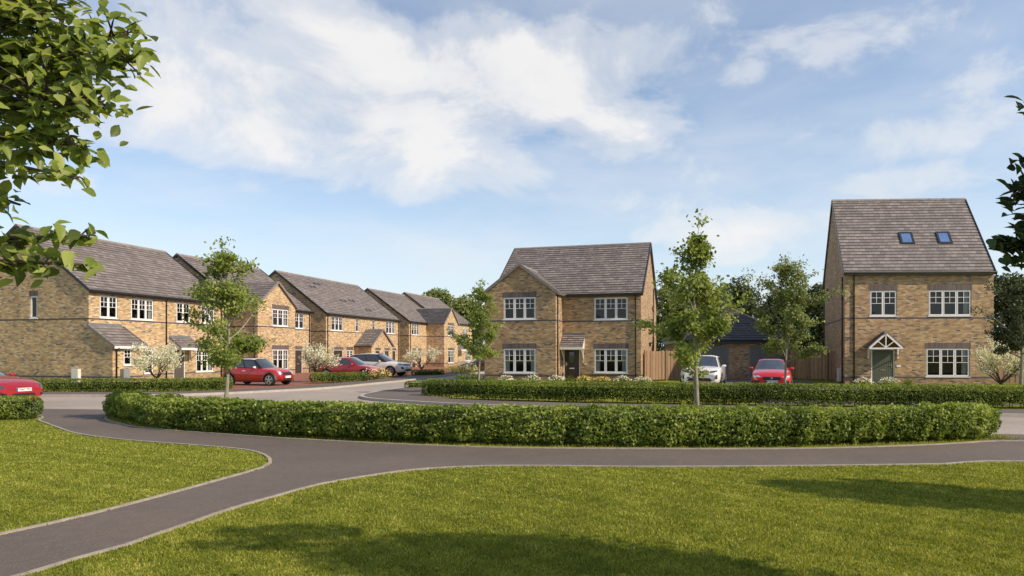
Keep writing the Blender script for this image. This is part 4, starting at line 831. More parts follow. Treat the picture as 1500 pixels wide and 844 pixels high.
# near trees whose boughs reach into the view from both sides
def bough_tree(label,loc,height,boughs,seed,mat,leaf,nper,tr=.12,extra=(),shape=6):
    rng=random.Random(seed); r=np.random.default_rng(seed); root=empty('broadleaf_tree',loc,0,label,'tree'); mb=MB()
    mb.tube([(0,0,-.1),(.05,.02,height*.35),(0,0,height*.7),(.03,0,height)],[tr,tr*.8,tr*.5,tr*.1],10); P=[];Nn=[]
    o=Vector(loc)
    for (a,b,th) in boughs:
        a=Vector(a)-o; b=Vector(b)-o; mid=a.lerp(b,.5)+Vector((0,0,.12)); mb.tube([a,mid,b],[.026,.015,.004],6)
        s0=Vector((.02,0,min(height*.9,max(1.6,a.z-.55-rng.uniform(0,.25))))); m1=s0.lerp(a,.5)+Vector((0,0,-.08)); mb.tube([s0,m1,a],[.042,.034,.026],7)
        for i in range(int(nper*.16)):
            t=rng.uniform(.25,1); q=s0.lerp(a,t)+Vector((rng.gauss(0,.22),rng.gauss(0,.22),rng.gauss(.08,.18)))
            if rng.random()<.3: mb.tube([s0.lerp(a,t),q],[.007,.0015],4,cap=False)
            P.append(q[:]); Nn.append((rng.gauss(0,.35)+.3,rng.gauss(0,.35)-.4,.8))
        n=int(nper*th*(b-a).length*(.5 if th<.1 else 1)); 
        for i in range(n):
            t=rng.uniform(.15,1)**.8; base=a.lerp(b,t)+Vector((0,0,.12*4*t*(1-t)*.5)); w=th*(1.15-.7*t); off=Vector((rng.gauss(0,w),rng.gauss(0,w),rng.gauss(0,w*.8))); q=base+off
            if rng.random()<.25: mb.tube([base,base.lerp(q,.6)+Vector((0,0,.01)),q],[.006,.004,.0015],4,cap=False)
            P.append(q[:]); Nn.append((rng.gauss(0,.35)+.45,rng.gauss(0,.35)-.6,.8))
    for (c,s,n) in extra:
        c=Vector(c)-o; mb.tube([(0,0,max(.8,c.z*.6)),tuple(c*.55+Vector((0,0,c.z*.35))),tuple(c)],[tr*.45,tr*.25,.01],6)
        th=r.normal(size=(n,3)); th/=np.linalg.norm(th,axis=1)[:,None]; q=np.array(c[:])+th*np.array(s)*(r.uniform(.2,1,n)**.5)[:,None]; P+=q.tolist(); Nn+=(th+np.array([0,0,.9])).tolist()
    mb.build('trunk','darkbark',root,smooth=True); Nn=np.array(Nn); Nn/=np.linalg.norm(Nn,axis=1)[:,None]
    leaves_mesh('crown',np.array(P),Nn,leaf,mat,root,aspect=.54,spread=.32,shape=shape,seed=seed,droop=.25,fold=.10)
def V3(px,py,Y): return ((px-750)/1030*Y,Y,1.8+(515.5-py)/1030*Y)
bl=[(V3(-190,120,3.9),V3(205,92,3.3),.12),(V3(-190,180,3.9),V3(185,50,3.5),.15),(V3(-190,200,3.9),V3(140,150,3.3),.19),(V3(-190,230,3.9),V3(125,215,3.3),.13),(V3(-190,100,3.9),V3(70,20,3.4),.24),(V3(-190,150,3.9),V3(80,120,3.5),.22),(V3(-190,260,3.9),V3(115,262,3.2),.08),(V3(-150,300,3.8),V3(30,300,3.4),.06),(V3(-190,420,3.8),V3(140,345,3.2),.085),(V3(-190,440,3.8),V3(128,388,3.15),.07),(V3(-190,10,3.9),V3(90,-40,3.4),.25)]
bough_tree('broadleaf tree reaching into the top left corner with large sunlit leaves',(-4.6,4.3,0),4.4,bl,71,'leafnear',.082,1500,extra=[((-4.6,4.3,4.3),(1.2,1.0,1.0),1500)])
brr=[(V3(1700,250,4.7),V3(1482,285,4.3),.10),(V3(1700,330,4.7),V3(1480,365,4.3),.11),(V3(1700,400,4.7),V3(1475,385,4.3),.07),(V3(1700,120,4.7),V3(1505,180,4.4),.06),(V3(1700,230,4.7),V3(1500,150,4.4),.07),(V3(1700,300,4.7),V3(1500,330,4.4),.13),(V3(1700,260,4.7),V3(1492,235,4.4),.09),(V3(1700,380,4.7),V3(1462,358,4.3),.06)]
bough_tree('dark shaded broadleaf tree reaching in at the right edge',(5.5,3.4,0),4.4,brr,72,'leafdark',.10,1500,extra=[((4.8,3.75,4.4),(1.5,.75,.4),3800),((5.9,3.0,3.4),(1.1,.7,.5),2600),((3.3,4.4,4.62),(.8,.35,.15),600),((2.9,4.0,4.5),(.7,.2,.12),260)])
for i,(x,y,hh,rx) in enumerate(((10.6,6.3,5.7,1.0),(16.2,8.6,5.4,1.2))):
    big_tree('tree',['leafy tree outside the right edge that shades the lawn','leafy tree outside the right edge that shades the path'][i],(x,y,0),hh,rx,90+i,mat='leafbg',nl=13000,leaf=.16,clear=1.6,trunk=.1,ry=.95)

# ---------------------------------------------------------------- cars
def cr(pts,x):
    X=[p[0] for p in pts]; Z=[p[1] for p in pts]; k=len(X)
    if x<=X[0]: return Z[0]
    if x>=X[-1]: return Z[-1]
    i=max(j for j in range(k) if X[j]<=x); i=min(i,k-2); t=(x-X[i])/(X[i+1]-X[i])
    s=lambda a,b:(Z[b]-Z[a])/(X[b]-X[a]) if b!=a else 0
    m0=s(max(i-1,0),i+1) ; m1=s(i,min(i+2,k-1)); d=X[i+1]-X[i]
    return (2*t**3-3*t*t+1)*Z[i]+(t**3-2*t*t+t)*m0*d+(-2*t**3+3*t*t)*Z[i+1]+(t**3-t*t)*m1*d
def car(label,cat,loc,head,c,paint,group='cars parked by the houses'):
    root=empty('parked_car',loc,head,label,cat,group)
    xr,xf=c['xr'],c['xf']; W=c['w']; n=44
    xs=[xr+(xf-xr)*(.5-.5*math.cos(PI*i/(n-1)))*.35+(xf-xr)*i/(n-1)*.65 for i in range(n)]
    bm=bmesh.new(); rings=[]
    for x in xs:
        w=cr(c['plan'],x)*W; zl=cr(c['low'],x); zs=cr(c['sh'],x); zd=max(cr(c['deck'],x),zs+.004); h=zs-zl
        pr=[(0,zl),(.78*w,zl),(.90*w,zl+.04*h),(.965*w,zl+.16*h),(.99*w,zl+.32*h),(1.0*w,zl+.52*h),(.992*w,zl+.72*h),(.972*w,zl+.90*h),(.935*w,zl+h),(.84*w,zs+(zd-zs)*.5),(.62*w,zs+(zd-zs)*.85),(.3*w,zd+.008),(0,zd+.012)]
        full=pr+[(-y,z) for y,z in pr[-2:0:-1]]; rings.append([bm.verts.new((x,y,z)) for y,z in full])
    k=len(rings[0])
    for a,b in zip(rings,rings[1:]):
        for j in range(k): bm.faces.new((a[j],a[(j+1)%k],b[(j+1)%k],b[j]))
    bm.faces.new(rings[0]); bm.faces.new(rings[-1][::-1]); bmesh.ops.recalc_face_normals(bm,faces=bm.faces)
    me=bpy.data.meshes.new('body'); bm.to_mesh(me); bm.free(); me.materials.append(M[paint]); me.materials.append(M['trim']); body=bpy.data.objects.new('body',me); COL.objects.link(body)
    # wheel wells
    cut=MB(); r=c['r']
    for wx in (c['wr'],c['wf']):
        for s in (-1,1): cut.tube([(wx,s*(W-.30),r+.005),(wx,s*(W+.2),r+.005)],r+.055,28,1)
    co=cut.build('cutter',['trim','trim'],None,recalc=True); md=body.modifiers.new('b','BOOLEAN'); md.operation='DIFFERENCE'; md.object=co; md.solver='EXACT'
    try: md.material_mode='TRANSFER'
    except Exception: pass
    bpy.context.view_layer.update(); dg=bpy.context.evaluated_depsgraph_get(); nm=bpy.data.meshes.new_from_object(body.evaluated_get(dg)); body.modifiers.clear(); old=body.data; body.data=nm; bpy.data.meshes.remove(old); bpy.data.objects.remove(co,do_unlink=True)
    nm.name='body'
    for p in nm.polygons: p.use_smooth=True
    try: nm.set_sharp_from_angle(angle=R(38))
    except Exception: pass
    body.parent=root
    bmb=bmesh.new(); bmb.from_mesh(nm); bvh=BVHTree.FromBMesh(bmb); bmb.free()
    def stick(name,corners,axis,mat,off=.008,n=8,parent=body,thick=.0):
        """bilinear patch projected on the bodywork along an axis ('f' from front,'b' from rear,'l'/'r' from the sides,'t' from above)"""
        m=MB(); g={}
        for i in range(n+1):
            for j in range(n+1):
                u,v=i/n,j/n; A=[(1-u)*(1-v),u*(1-v),u*v,(1-u)*v]; p=sum(a*q[0] for a,q in zip(A,corners)); q2=sum(a*q[1] for a,q in zip(A,corners))
                if axis=='f': o,d=Vector((xf+1,p,q2)),Vector((-1,0,0))
                elif axis=='b': o,d=Vector((xr-1,p,q2)),Vector((1,0,0))
                elif axis=='r': o,d=Vector((p,-W-1,q2)),Vector((0,1,0))
                elif axis=='l': o,d=Vector((p,W+1,q2)),Vector((0,-1,0))
                else: o,d=Vector((p,q2,3)),Vector((0,0,-1))
                h=bvh.ray_cast(o,d); g[i,j]=(h[0]-d*off) if h[0] is not None else None
        for i in range(n):
            for j in range(n):
                q=[g[i,j],g[i+1,j],g[i+1,j+1],g[i,j+1]]
                if all(x is not None for x in q): m.face(q)
        return m.build(name,mat,parent,recalc=True)
    # greenhouse
    gh=c['gh']; zb=lambda x: max(cr(c['sh'],x),0)-.012
    bf,br_,tf,tr=gh['bf'],gh['br'],gh['tf'],gh['tr']; wb=gh['wb'];wt=gh['wt']; zt=gh['zt']  # base front/rear x, top front/rear x
    def wbx(x): return cr(c['plan'],x)*W*wb
    def belt(u): x=br_+(bf-br_)*u; return Vector((x,wbx(x),zb(x)))
    def roofl(u): x=tr+(tf-tr)*u; return Vector((x,wt*(1-.05*(2*u-1)**2),cr(zt,x)-.05))
    def side(u,v,s=1):
        p=belt(u).lerp(roofl(u),v); p.y+=.035*math.sin(v*PI); return Vector((p.x,p.y*s,p.z))
    def ws(u,v): # u across -1..1
        a=belt(1);b=roofl(1); zc=max(cr(c['deck'],bf),a.z)-.01; e=1-u*u
        p=Vector((a.x+gh.get('bul',.14)*e,a.y*u,a.z+(zc-a.z)*e)); q=Vector((b.x+.05*e,b.y*u,b.z+.05*min(1,e*1.6))); return p.lerp(q,v)
    def rw(u,v):
        a=belt(0);b=roofl(0); zc=max(cr(c['deck'],br_),a.z)-.01; e=1-u*u
        p=Vector((a.x-.07*e,a.y*u,a.z+(zc-a.z)*e)); q=Vector((b.x-.03*e,b.y*u,b.z+.05*min(1,e*1.6))); return p.lerp(q,v)
    def roof(u,v): # u -1..1 across, v rear..front
        a=roofl(v); x=a.x+(.05 if v==1 else 0)*0; e=1-u*u; xx=a.x+e*(.05*v-.03*(1-v)); return Vector((xx,a.y*u,a.z+.05*min(1,e*1.6)))
    def grid(f,u0,u1,v0,v1,nu,nv,m,mat,off=0):
        P=[[f(u0+(u1-u0)*i/nu,v0+(v1-v0)*j/nv) for j in range(nv+1)] for i in range(nu+1)]
        if off:
            C=Vector((0,0,.8)); Q=[]
            for i in range(nu+1):
                row=[]
                for j in range(nv+1):
                    e=1e-3; u=u0+(u1-u0)*i/nu; v=v0+(v1-v0)*j/nv; nn=(f(u+e,v)-f(u-e,v)).cross(f(u,v+e)-f(u,v-e)).normalized()
                    if nn.dot(P[i][j]-Vector(((bf+br_)/2,0,.8)))<0: nn=-nn
                    row.append(P[i][j]+nn*off)
                Q.append(row)
            P=Q
        for i in range(nu):
            for j in range(nv): m.face([P[i][j],P[i+1][j],P[i+1][j+1],P[i][j+1]],mat)
    m=MB(); 
    for s in (-1,1): grid(lambda u,v:side(u,v,s),0,1,0,1,16,6,m,0)
    grid(ws,-1,1,0,1,14,6,m,0); grid(rw,-1,1,0,1,14,6,m,0); grid(roof,-1,1,0,1,14,12,m,1)
    cab=m.build('cabin',[gh.get('pillar',paint),gh.get('roof',paint)],body,smooth=True,recalc=True)
    try: cab.data.set_sharp_from_angle(angle=R(32))
    except Exception: pass
    g=MB(); grid(ws,-.93,.93,.03,.93,14,5,g,0,.007); g.build('windscreen','cglass',cab,smooth=True)
    g=MB(); grid(rw,-.86,.86,.2,.9,12,4,g,0,.007); g.build('rear_screen','cglass',cab,smooth=True)
    for s in (-1,1):
        for (u0,u1) in gh['panes']:
            g=MB(); grid(lambda u,v:side(u,v,s),u0,u1,.10,.88,6,4,g,0,.007); g.build('side_window','cglass',cab,smooth=True)
    # wheels
    for wx in (c['wr'],c['wf']):
        for s in (-1,1):
            yo=s*(W-.012); yi=s*(W-.23); m=MB()
            m.tube([(wx,yi,r),(wx,yi+s*.02,r),(wx,yo-s*.03,r),(wx,yo,r)],[r*.93,r,r,r*.94],30); wh=m.build('wheel','tyre',root,smooth=False,recalc=True)
            q=MB(); ri=r*c.get('rimk',.70); q.tube([(wx,yo+s*.002,r),(wx,yo+s*.006,r)],[ri,ri*.97],30); q.build('rim_well','trim',wh)
            q=MB(); k=c.get('spk',5)
            for a in range(k):
                an=2*PI*a/k+.3; d=Vector((math.cos(an),0,math.sin(an))); o=Vector((wx,yo+s*.006,r)); q.bar(o+d*ri*.12,o+d*ri*.93,ri*(.30 if k==5 else .2),.02,up=(0,s,0))
            for a in range(30):
                a0,a1=2*PI*a/30,2*PI*(a+1)/30; pts=[]
                for (rr,y_) in ((ri*.88,.012),(ri,.012)):
                    pts.append([Vector((wx+rr*math.cos(t),yo+s*y_,r+rr*math.sin(t))) for t in (a0,a1)])
                q.face([pts[0][0],pts[0][1],pts[1][1],pts[1][0]])
            q.tube([(wx,yo,r),(wx,yo+s*.03,r)],ri*.2,12); q.build('rim',c.get('rim','rim'),wh)
    # mirrors
    for s in (-1,1):
        p=belt(.86); m=MB(); o=Vector((p.x-.02,s*(p.y+.02),p.z+.03)); m.tube([o,o+Vector((0,s*.06,.01))],.02,6)
        e=o+Vector((0,s*.13,.06)); vs=[];
        for i in range(5):
            t=i/4; rr=[.45,.95,1,.9,.4][i]; vs.append([e+Vector((math.cos(a)*.07*rr,s*(t-.5)*.20,math.sin(a)*.065*rr)) for a in [2*PI*j/10 for j in range(10)]])
        for a_,b_ in zip(vs,vs[1:]):
            for j in range(10): m.face([a_[j],a_[(j+1)%10],b_[(j+1)%10],b_[j]])
        m.face(vs[0]); m.face(vs[-1]); m.build('mirror',c.get('mirror',paint),root,recalc=True)
    # side details
    for sd in ('l','r'):
        for x in c['doors']:
            stick('door_gap',[(x-.008,cr(c['low'],x)+.10),(x+.008,cr(c['low'],x)+.10),(x+.008,cr(c['sh'],x)-.05),(x-.008,cr(c['sh'],x)-.05)],sd,'trim',.003,3)
        for x in c['handles']:
            zz=cr(c['sh'],x)-.13; stick('door_handle',[(x-.10,zz-.018),(x+.10,zz-.018),(x+.10,zz+.018),(x-.10,zz+.018)],sd,c.get('hm',paint),.03,3)
        if c.get('sill'):
            x0,x1=c['wr']+r+.06,c['wf']-r-.06; zl=cr(c['low'],0); stick('sill',[(x0,zl+.012),(x1,zl+.012),(x1,zl+c['sill']),(x0,zl+c['sill'])],sd,'cladding',.01,8)
        if c.get('arch'):
            for wx in (c['wr'],c['wf']):
                for a in range(14):
                    a0,a1=PI*(-.06+1.12*a/14),PI*(-.06+1.12*(a+1)/14); R0,R1=r+.06,r+.06+c['arch']
                    stick('arch_trim' ,[(wx+R0*math.cos(a0),r+R0*math.sin(a0)),(wx+R1*math.cos(a0),r+R1*math.sin(a0)),(wx+R1*math.cos(a1),r+R1*math.sin(a1)),(wx+R0*math.cos(a1),r+R0*math.sin(a1))],sd,'cladding',.012,2) if 0 else None
                m=MB()
                for a in range(26):
                    a0,a1=PI*(-.08+1.16*a/26),PI*(-.08+1.16*(a+1)/26); R0,R1=r+.052,r+.055+c['arch']; s=1 if sd=='l' else -1; q=[]
                    for (rr,t) in ((R0,a0),(R1,a0),(R1,a1),(R0,a1)):
                        x_,z_=wx+rr*math.cos(t),r+rr*math.sin(t); hh=bvh.ray_cast(Vector((x_,s*(W+1),z_)),Vector((0,-s,0)))
                        y_=hh[0].y if hh[0] is not None and abs(hh[0].y)>W*.7 else s*W*.95; q.append((x_,y_+s*.012,z_))
                    m.face(q)
                m.build('arch_trim','cladding',body)
    for (nm_,cs,mat,*o) in c['front']:
        stick(nm_,cs,'f',mat,o[0] if o else .01,10)
    for (nm_,cs,mat,*o) in c.get('rear',[]): stick(nm_,cs,'b',mat,.01,8)
    if c.get('plate'):
        y0,z0=c['plate'][:2]; hh=bvh.ray_cast(Vector((xf+1,y0,z0)),Vector((-1,0,0))); x=(hh[0].x if hh[0] is not None else xf)+.012; m=MB(); m.box(x,x+.012,y0-.26,y0+.26,z0-.057,z0+.057); pl=m.build('number_plate','plate',root)
        e=MB(); e.box(x+.0125,x+.0145,y0-.26,y0-.22,z0-.055,z0+.055); e.build('country_band','euro',pl)
        cu=bpy.data.curves.new('reg','FONT'); cu.body=c['plate'][2]; cu.size=.105; cu.align_x='CENTER'; cu.align_y='CENTER'; cu.extrude=.001; cu.offset=.0008
        to=bpy.data.objects.new('t',cu); COL.objects.link(to); bpy.context.view_layer.update(); tm=bpy.data.meshes.new_from_object(to.evaluated_get(bpy.context.evaluated_depsgraph_get())); bpy.data.objects.remove(to,do_unlink=True)
        tm.transform(Matrix.Translation((x+.0145,y0+.02,z0))@Matrix.Rotation(PI/2,4,'Z')@Matrix.Rotation(PI/2,4,'X')@Matrix.Diagonal((.95,1,1,1))); tm.materials.clear(); tm.materials.append(M['ink']); t=bpy.data.objects.new('registration',tm); COL.objects.link(t); t.parent=pl
    return root,stick,bvh,body

# front-view corner lists are (y,z); positive y is the car's own left
def mirrorq(q): return [(-y,z) for y,z in q]
mini=dict(xr=-1.82,xf=1.85,w=.84,r=.305,wr=-1.20,wf=1.27,rimk=.74,spk=5,plan=[(-1.82,.72),(-1.6,.90),(-1.2,.98),(-.5,1),(.6,1),(1.25,.98),(1.6,.89),(1.85,.68)],
 low=[(-1.82,.36),(-1.5,.22),(0,.17),(1.5,.20),(1.85,.30)],sh=[(-1.82,.86),(-1.4,.93),(0,.90),(.9,.86),(1.4,.80),(1.72,.70),(1.85,.55)],deck=[(-1.82,.86),(-1.5,.95),(0,.92),(.75,.93),(1.2,.90),(1.6,.80),(1.85,.58)],
 gh=dict(bf=.82,br=-1.70,tf=.20,tr=-1.45,wb=.90,wt=.60,zt=[(-1.6,1.36),(-.9,1.42),(0,1.43),(.2,1.41)],panes=[(.03,.25),(.28,.58),(.61,.93)],roof='white',pillar='trim',bul=.10),
 doors=[-.45,.62],handles=[-.25],hm='metal',mirror='white',sill=.10,arch=.07,plate=(0,.47,'LC58 MNO'),
 front=[('grille',[(-.44,.56),(.44,.56),(.38,.70),(-.38,.70)],'trim',.012),('lower_grille',[(-.42,.31),(.42,.31),(.44,.39),(-.44,.39)],'trim',.012),('headlight',[(.44,.60),(.66,.62),(.64,.79),(.42,.77)],'lamp',.015),('headlight',mirrorq([(.44,.60),(.66,.62),(.64,.79),(.42,.77)]),'lamp',.015),('bumper_strip',[(-.5,.23),(.5,.23),(.5,.27),(-.5,.27)],'cladding',.01)])
mini['plate']=(0,.45,'')
hatch=dict(xr=-2.12,xf=2.2,w=.895,r=.325,wr=-1.35,wf=1.38,spk=5,plan=[(-2.12,.70),(-1.9,.88),(-1.4,.98),(-.5,1),(.6,1),(1.4,.97),(1.85,.88),(2.2,.62)],
 low=[(-2.12,.36),(-1.8,.22),(0,.17),(1.8,.2),(2.2,.28)],sh=[(-2.12,.90),(-1.5,.96),(0,.93),(1.0,.87),(1.6,.79),(2.0,.68),(2.2,.52)],deck=[(-2.12,.9),(-1.6,.98),(0,.95),(.9,.95),(1.5,.87),(1.95,.74),(2.2,.55)],
 gh=dict(bf=.98,br=-1.95,tf=.10,tr=-1.45,wb=.89,wt=.60,zt=[(-1.6,1.36),(-.9,1.43),(-.2,1.44),(.1,1.42)],panes=[(.06,.2),(.23,.52),(.55,.93)],bul=.14),doors=[-1.0,-.08,.92],handles=[-.78,.15],mirror='red',
 front=[('grille',[(-.40,.44),(.40,.44),(.46,.62),(-.46,.62)],'trim',.01),('badge',[(-.07,.47),(.07,.47),(.07,.59),(-.07,.59)],'metal',.02),('grille_bar',[(-.42,.52),(.42,.52),(.42,.545),(-.42,.545)],'metal',.016),('headlight',[(.42,.60),(.70,.62),(.74,.71),(.50,.68)],'lamp'),('headlight',mirrorq([(.42,.60),(.70,.62),(.74,.71),(.50,.68)]),'lamp'),('air_intake',[(.42,.30),(.62,.32),(.60,.44),(.50,.42)],'trim'),('air_intake',mirrorq([(.42,.30),(.62,.32),(.60,.44),(.50,.42)]),'trim'),('lower_grille',[(-.4,.27),(.4,.27),(.4,.34),(-.4,.34)],'trim')],plate=(0,.40,''))
suv=dict(xr=-2.35,xf=2.42,w=.965,r=.375,wr=-1.45,wf=1.43,spk=7,rim='steel',plan=[(-2.35,.76),(-2.1,.9),(-1.5,.98),(-.5,1),(.6,1),(1.5,.98),(2.05,.90),(2.42,.70)],
 low=[(-2.35,.45),(-2.0,.32),(0,.26),(1.9,.28),(2.42,.36)],sh=[(-2.35,1.06),(-1.5,1.10),(0,1.06),(1.2,1.00),(1.9,.95),(2.25,.86),(2.42,.68)],deck=[(-2.35,1.06),(-1.6,1.12),(0,1.08),(1.0,1.10),(1.7,1.05),(2.2,.93),(2.42,.72)],
 gh=dict(bf=1.12,br=-2.18,tf=.22,tr=-1.85,wb=.90,wt=.66,zt=[(-1.9,1.55),(-1.2,1.64),(-.2,1.67),(.22,1.65)],panes=[(.04,.2),(.23,.52),(.55,.93)],pillar='trim',bul=.16),doors=[-1.05,-.05,.98],handles=[-.8,.2],sill=.12,
 front=[('grille',[(-.52,.78),(.52,.78),(.50,.90),(-.50,.90)],'trim',.012),('headlight',[(.53,.80),(.82,.83),(.84,.91),(.53,.89)],'darklamp'),('headlight',mirrorq([(.53,.80),(.82,.83),(.84,.91),(.53,.89)]),'darklamp'),('lower_grille',[(-.6,.40),(.6,.40),(.52,.54),(-.52,.54)],'trim'),('air_intake',[(.66,.54),(.78,.54),(.80,.70),(.70,.70)],'trim'),('air_intake',mirrorq([(.66,.54),(.78,.54),(.80,.70),(.70,.70)]),'trim')],plate=(0,.62,''))
evo=dict(suv); evo.update(xr=-2.1,xf=2.15,wr=-1.33,wf=1.3,w=.97,plan=[(-2.1,.76),(-1.9,.9),(-1.4,.98),(-.5,1),(.6,1),(1.3,.985),(1.8,.93),(2.15,.74)],low=[(-2.1,.45),(-1.8,.32),(0,.27),(1.75,.28),(2.15,.34)],sh=[(-2.1,1.06),(-1.4,1.10),(0,1.05),(1.1,.99),(1.7,.93),(2.02,.85),(2.15,.70)],deck=[(-2.1,1.06),(-1.4,1.12),(0,1.07),(.95,1.10),(1.5,1.06),(1.95,.96),(2.15,.74)],
 gh=dict(bf=1.02,br=-1.95,tf=.2,tr=-1.7,wb=.88,wt=.66,zt=[(-1.8,1.52),(-1.2,1.58),(-.2,1.62),(.2,1.60)],panes=[(.04,.2),(.23,.52),(.55,.93)],bul=.16),doors=[-.95,-.03,.92],handles=[-.75,.18],
 front=[('grille',[(-.44,.76),(.44,.76),(.42,.87),(-.42,.87)],'trim',.014),('headlight',[(.46,.79),(.78,.84),(.80,.92),(.46,.87)],'darklamp'),('headlight',mirrorq([(.46,.79),(.78,.84),(.80,.92),(.46,.87)]),'darklamp'),('grille_slot',[(-.42,.70),(.42,.70),(.42,.73),(-.42,.73)],'trim'),('badge',[(.16,.79),(.28,.79),(.28,.83),(.16,.83)],'metal',.022),('lower_grille',[(-.60,.42),(.60,.42),(.46,.55),(-.46,.55)],'trim',.012),('skid_plate',[(-.5,.355),(.5,.355),(.52,.42),(-.52,.42)],'copper',.014),('air_intake',[(.70,.50),(.80,.50),(.80,.70),(.72,.70)],'trim'),('air_intake',mirrorq([(.70,.50),(.80,.50),(.80,.70),(.72,.70)]),'trim')],plate=(0,.625,'KE69 XTR'))
sal=dict(xr=-2.35,xf=2.3,w=.93,r=.335,wr=-1.42,wf=1.42,spk=5,plan=[(-2.35,.70),(-2.1,.86),(-1.5,.97),(-.5,1),(.6,1),(1.4,.985),(1.95,.92),(2.3,.72)],
 low=[(-2.35,.36),(-2.0,.22),(0,.17),(1.9,.19),(2.3,.24)],sh=[(-2.35,.92),(-1.5,.96),(0,.92),(1.0,.85),(1.7,.76),(2.1,.66),(2.3,.50)],deck=[(-2.35,.92),(-1.6,1.0),(0,.95),(.9,.94),(1.5,.88),(2.0,.76),(2.3,.56)],
 gh=dict(bf=.98,br=-1.85,tf=.05,tr=-1.15,wb=.87,wt=.60,zt=[(-1.3,1.34),(-.7,1.40),(-.2,1.42),(.05,1.40)],panes=[(.08,.2),(.23,.52),(.55,.92)],bul=.16),doors=[-1.0,-.05,.95],handles=[-.8,.15],
 front=[('grille',[(-.36,.42),(.36,.42),(.42,.60),(-.42,.60)],'trim',.012),('badge',[(-.05,.49),(.05,.49),(.05,.57),(-.05,.57)],'metal',.024),('headlight',[(.50,.58),(.78,.56),(.82,.64),(.60,.655)],'lamp'),('headlight',mirrorq([(.50,.58),(.78,.56),(.82,.64),(.60,.655)]),'lamp'),('air_intake',[(.52,.28),(.78,.28),(.76,.42),(.56,.42)],'trim'),('air_intake',mirrorq([(.52,.28),(.78,.28),(.76,.42),(.56,.42)]),'trim'),('lower_grille',[(-.4,.23),(.4,.23),(.4,.30),(-.4,.30)],'trim'),('bonnet_edge',[(-.5,.635),(.5,.635),(.5,.645),(-.5,.645)],'trim',.003)],plate=(0,.36,'PO69 XDH'))
coupe=dict(sal); coupe.update(gh=dict(bf=.75,br=-1.75,tf=-.15,tr=-.95,wb=.84,wt=.56,zt=[(-1.1,1.22),(-.7,1.29),(-.3,1.31),(-.15,1.30)],panes=[(.08,.3),(.34,.92)],bul=.16),
 front=[('grille',[(-.42,.30),(.42,.30),(.36,.38),(-.36,.38)],'trim',.012),('headlight',[(.58,.56),(.78,.54),(.80,.72),(.70,.72)],'darklamp'),('headlight',mirrorq([(.58,.56),(.78,.54),(.80,.72),(.70,.72)]),'darklamp'),('air_intake',[(.56,.30),(.80,.30),(.76,.38),(.58,.38)],'trim'),('air_intake',mirrorq([(.56,.30),(.80,.30),(.76,.38),(.58,.38)]),'trim'),('bonnet_edge',[(-.5,.60),(.5,.60),(.5,.608),(-.5,.608)],'trim',.003)],plate=(0,.50,'TN67 TPO'))
hd=-16.3
def place(front_px,front_py,Y=None): return None
car('small red hatchback with a white roof on the block paving','car',(-13.75,38.05,.02),hd,mini,'red')
car('red five-door hatchback behind the box hedge','car',(-10.55,46.2,.02),hd,hatch,'crimson')
car('white estate-style off-roader parked before the double porch','car',(-9.85,51.7,.02),hd,suv,'silver')
car('white off-roader facing out of the drive before the left garage door','car',(9.55,35.0,.02),-110.5,evo,'white')
car('scarlet saloon facing out of the drive before the right garage door','car',(13.12,35.6,.02),-109.5,sal,'scarlet')
car('crimson coupe with a white front plate, cut by the left edge of the picture','car',(-18.9,24.9,.01),-20,coupe,'crimson',group='cars on the road')
car('dark bronze car half hidden at the far end of the side street','car',(-2.5,61.6,.02),190,hatch,'brownpaint')

# ---------------------------------------------------------------- sun, sky, camera
AZ,EL=R(65),R(37)
S=Vector((math.sin(AZ)*math.cos(EL),-math.cos(AZ)*math.cos(EL),math.sin(EL)))
ld=bpy.data.lights.new('sun','SUN'); ld.energy=5.0; ld.angle=R(.6); ld.color=(1,.86,.68); lo=bpy.data.objects.new('sun',ld); COL.objects.link(lo); lo.rotation_euler=S.to_track_quat('Z','Y').to_euler(); lo.location=(20,-10,20)
w=bpy.data.worlds.new('World'); scene.world=w; w.use_nodes=True; nt=w.node_tree; nt.nodes.clear(); g=N(nt)
out=g.n('ShaderNodeOutputWorld'); bg=g.n('ShaderNodeBackground'); g.l(bg.outputs[0],out.inputs[0])
sky=g.n('ShaderNodeTexSky'); sky.sky_type='NISHITA'; sky.sun_disc=False; sky.sun_elevation=EL; sky.sun_rotation=math.atan2(S.x,S.y); sky.air_density=1.0; sky.dust_density=.6; sky.ozone_density=2.2; sky.altitude=50
tc=g.n('ShaderNodeTexCoord'); D=tc.outputs['Generated']; nz=g.n('ShaderNodeVectorMath',operation='NORMALIZE'); g.l(D,nz.inputs[0]); sep=g.n('ShaderNodeSeparateXYZ'); g.l(nz.outputs[0],sep.inputs[0])
az=g.math('ARCTAN2',sep.outputs[0],sep.outputs[1]); el=g.math('ARCSINE',sep.outputs[2])
# cloud layer: noise on a plane high overhead, masses placed by heading and elevation
zc=g.math('MAXIMUM',g.math('ADD',sep.outputs[2],.12),.05); cx_=g.math('DIVIDE',sep.outputs[0],zc); cy_=g.math('DIVIDE',sep.outputs[1],zc)
cv=g.n('ShaderNodeCombineXYZ'); g.l(cx_,cv.inputs[0]); g.l(cy_,cv.inputs[1]); cv.inputs[2].default_value=3.7
n1=g.noise(cv.outputs[0],1.15,9,.56,.25); 
c2=g.n('ShaderNodeCombineXYZ'); g.l(g.math('MULTIPLY',az,1.0),c2.inputs[0]); g.l(g.math('MULTIPLY',el,1.6),c2.inputs[1]); c2.inputs[2].default_value=1.3
n2=g.noise(c2.outputs[0],5.5,8,.6,.3); n3=g.noise(c2.outputs[0],2.2,3,.5,.2)
def AE(px,py):
    x,z=(px-750)/1030,(515.5-py)/1030; return math.atan2(x,1),math.asin(z/math.sqrt(1+x*x+z*z))
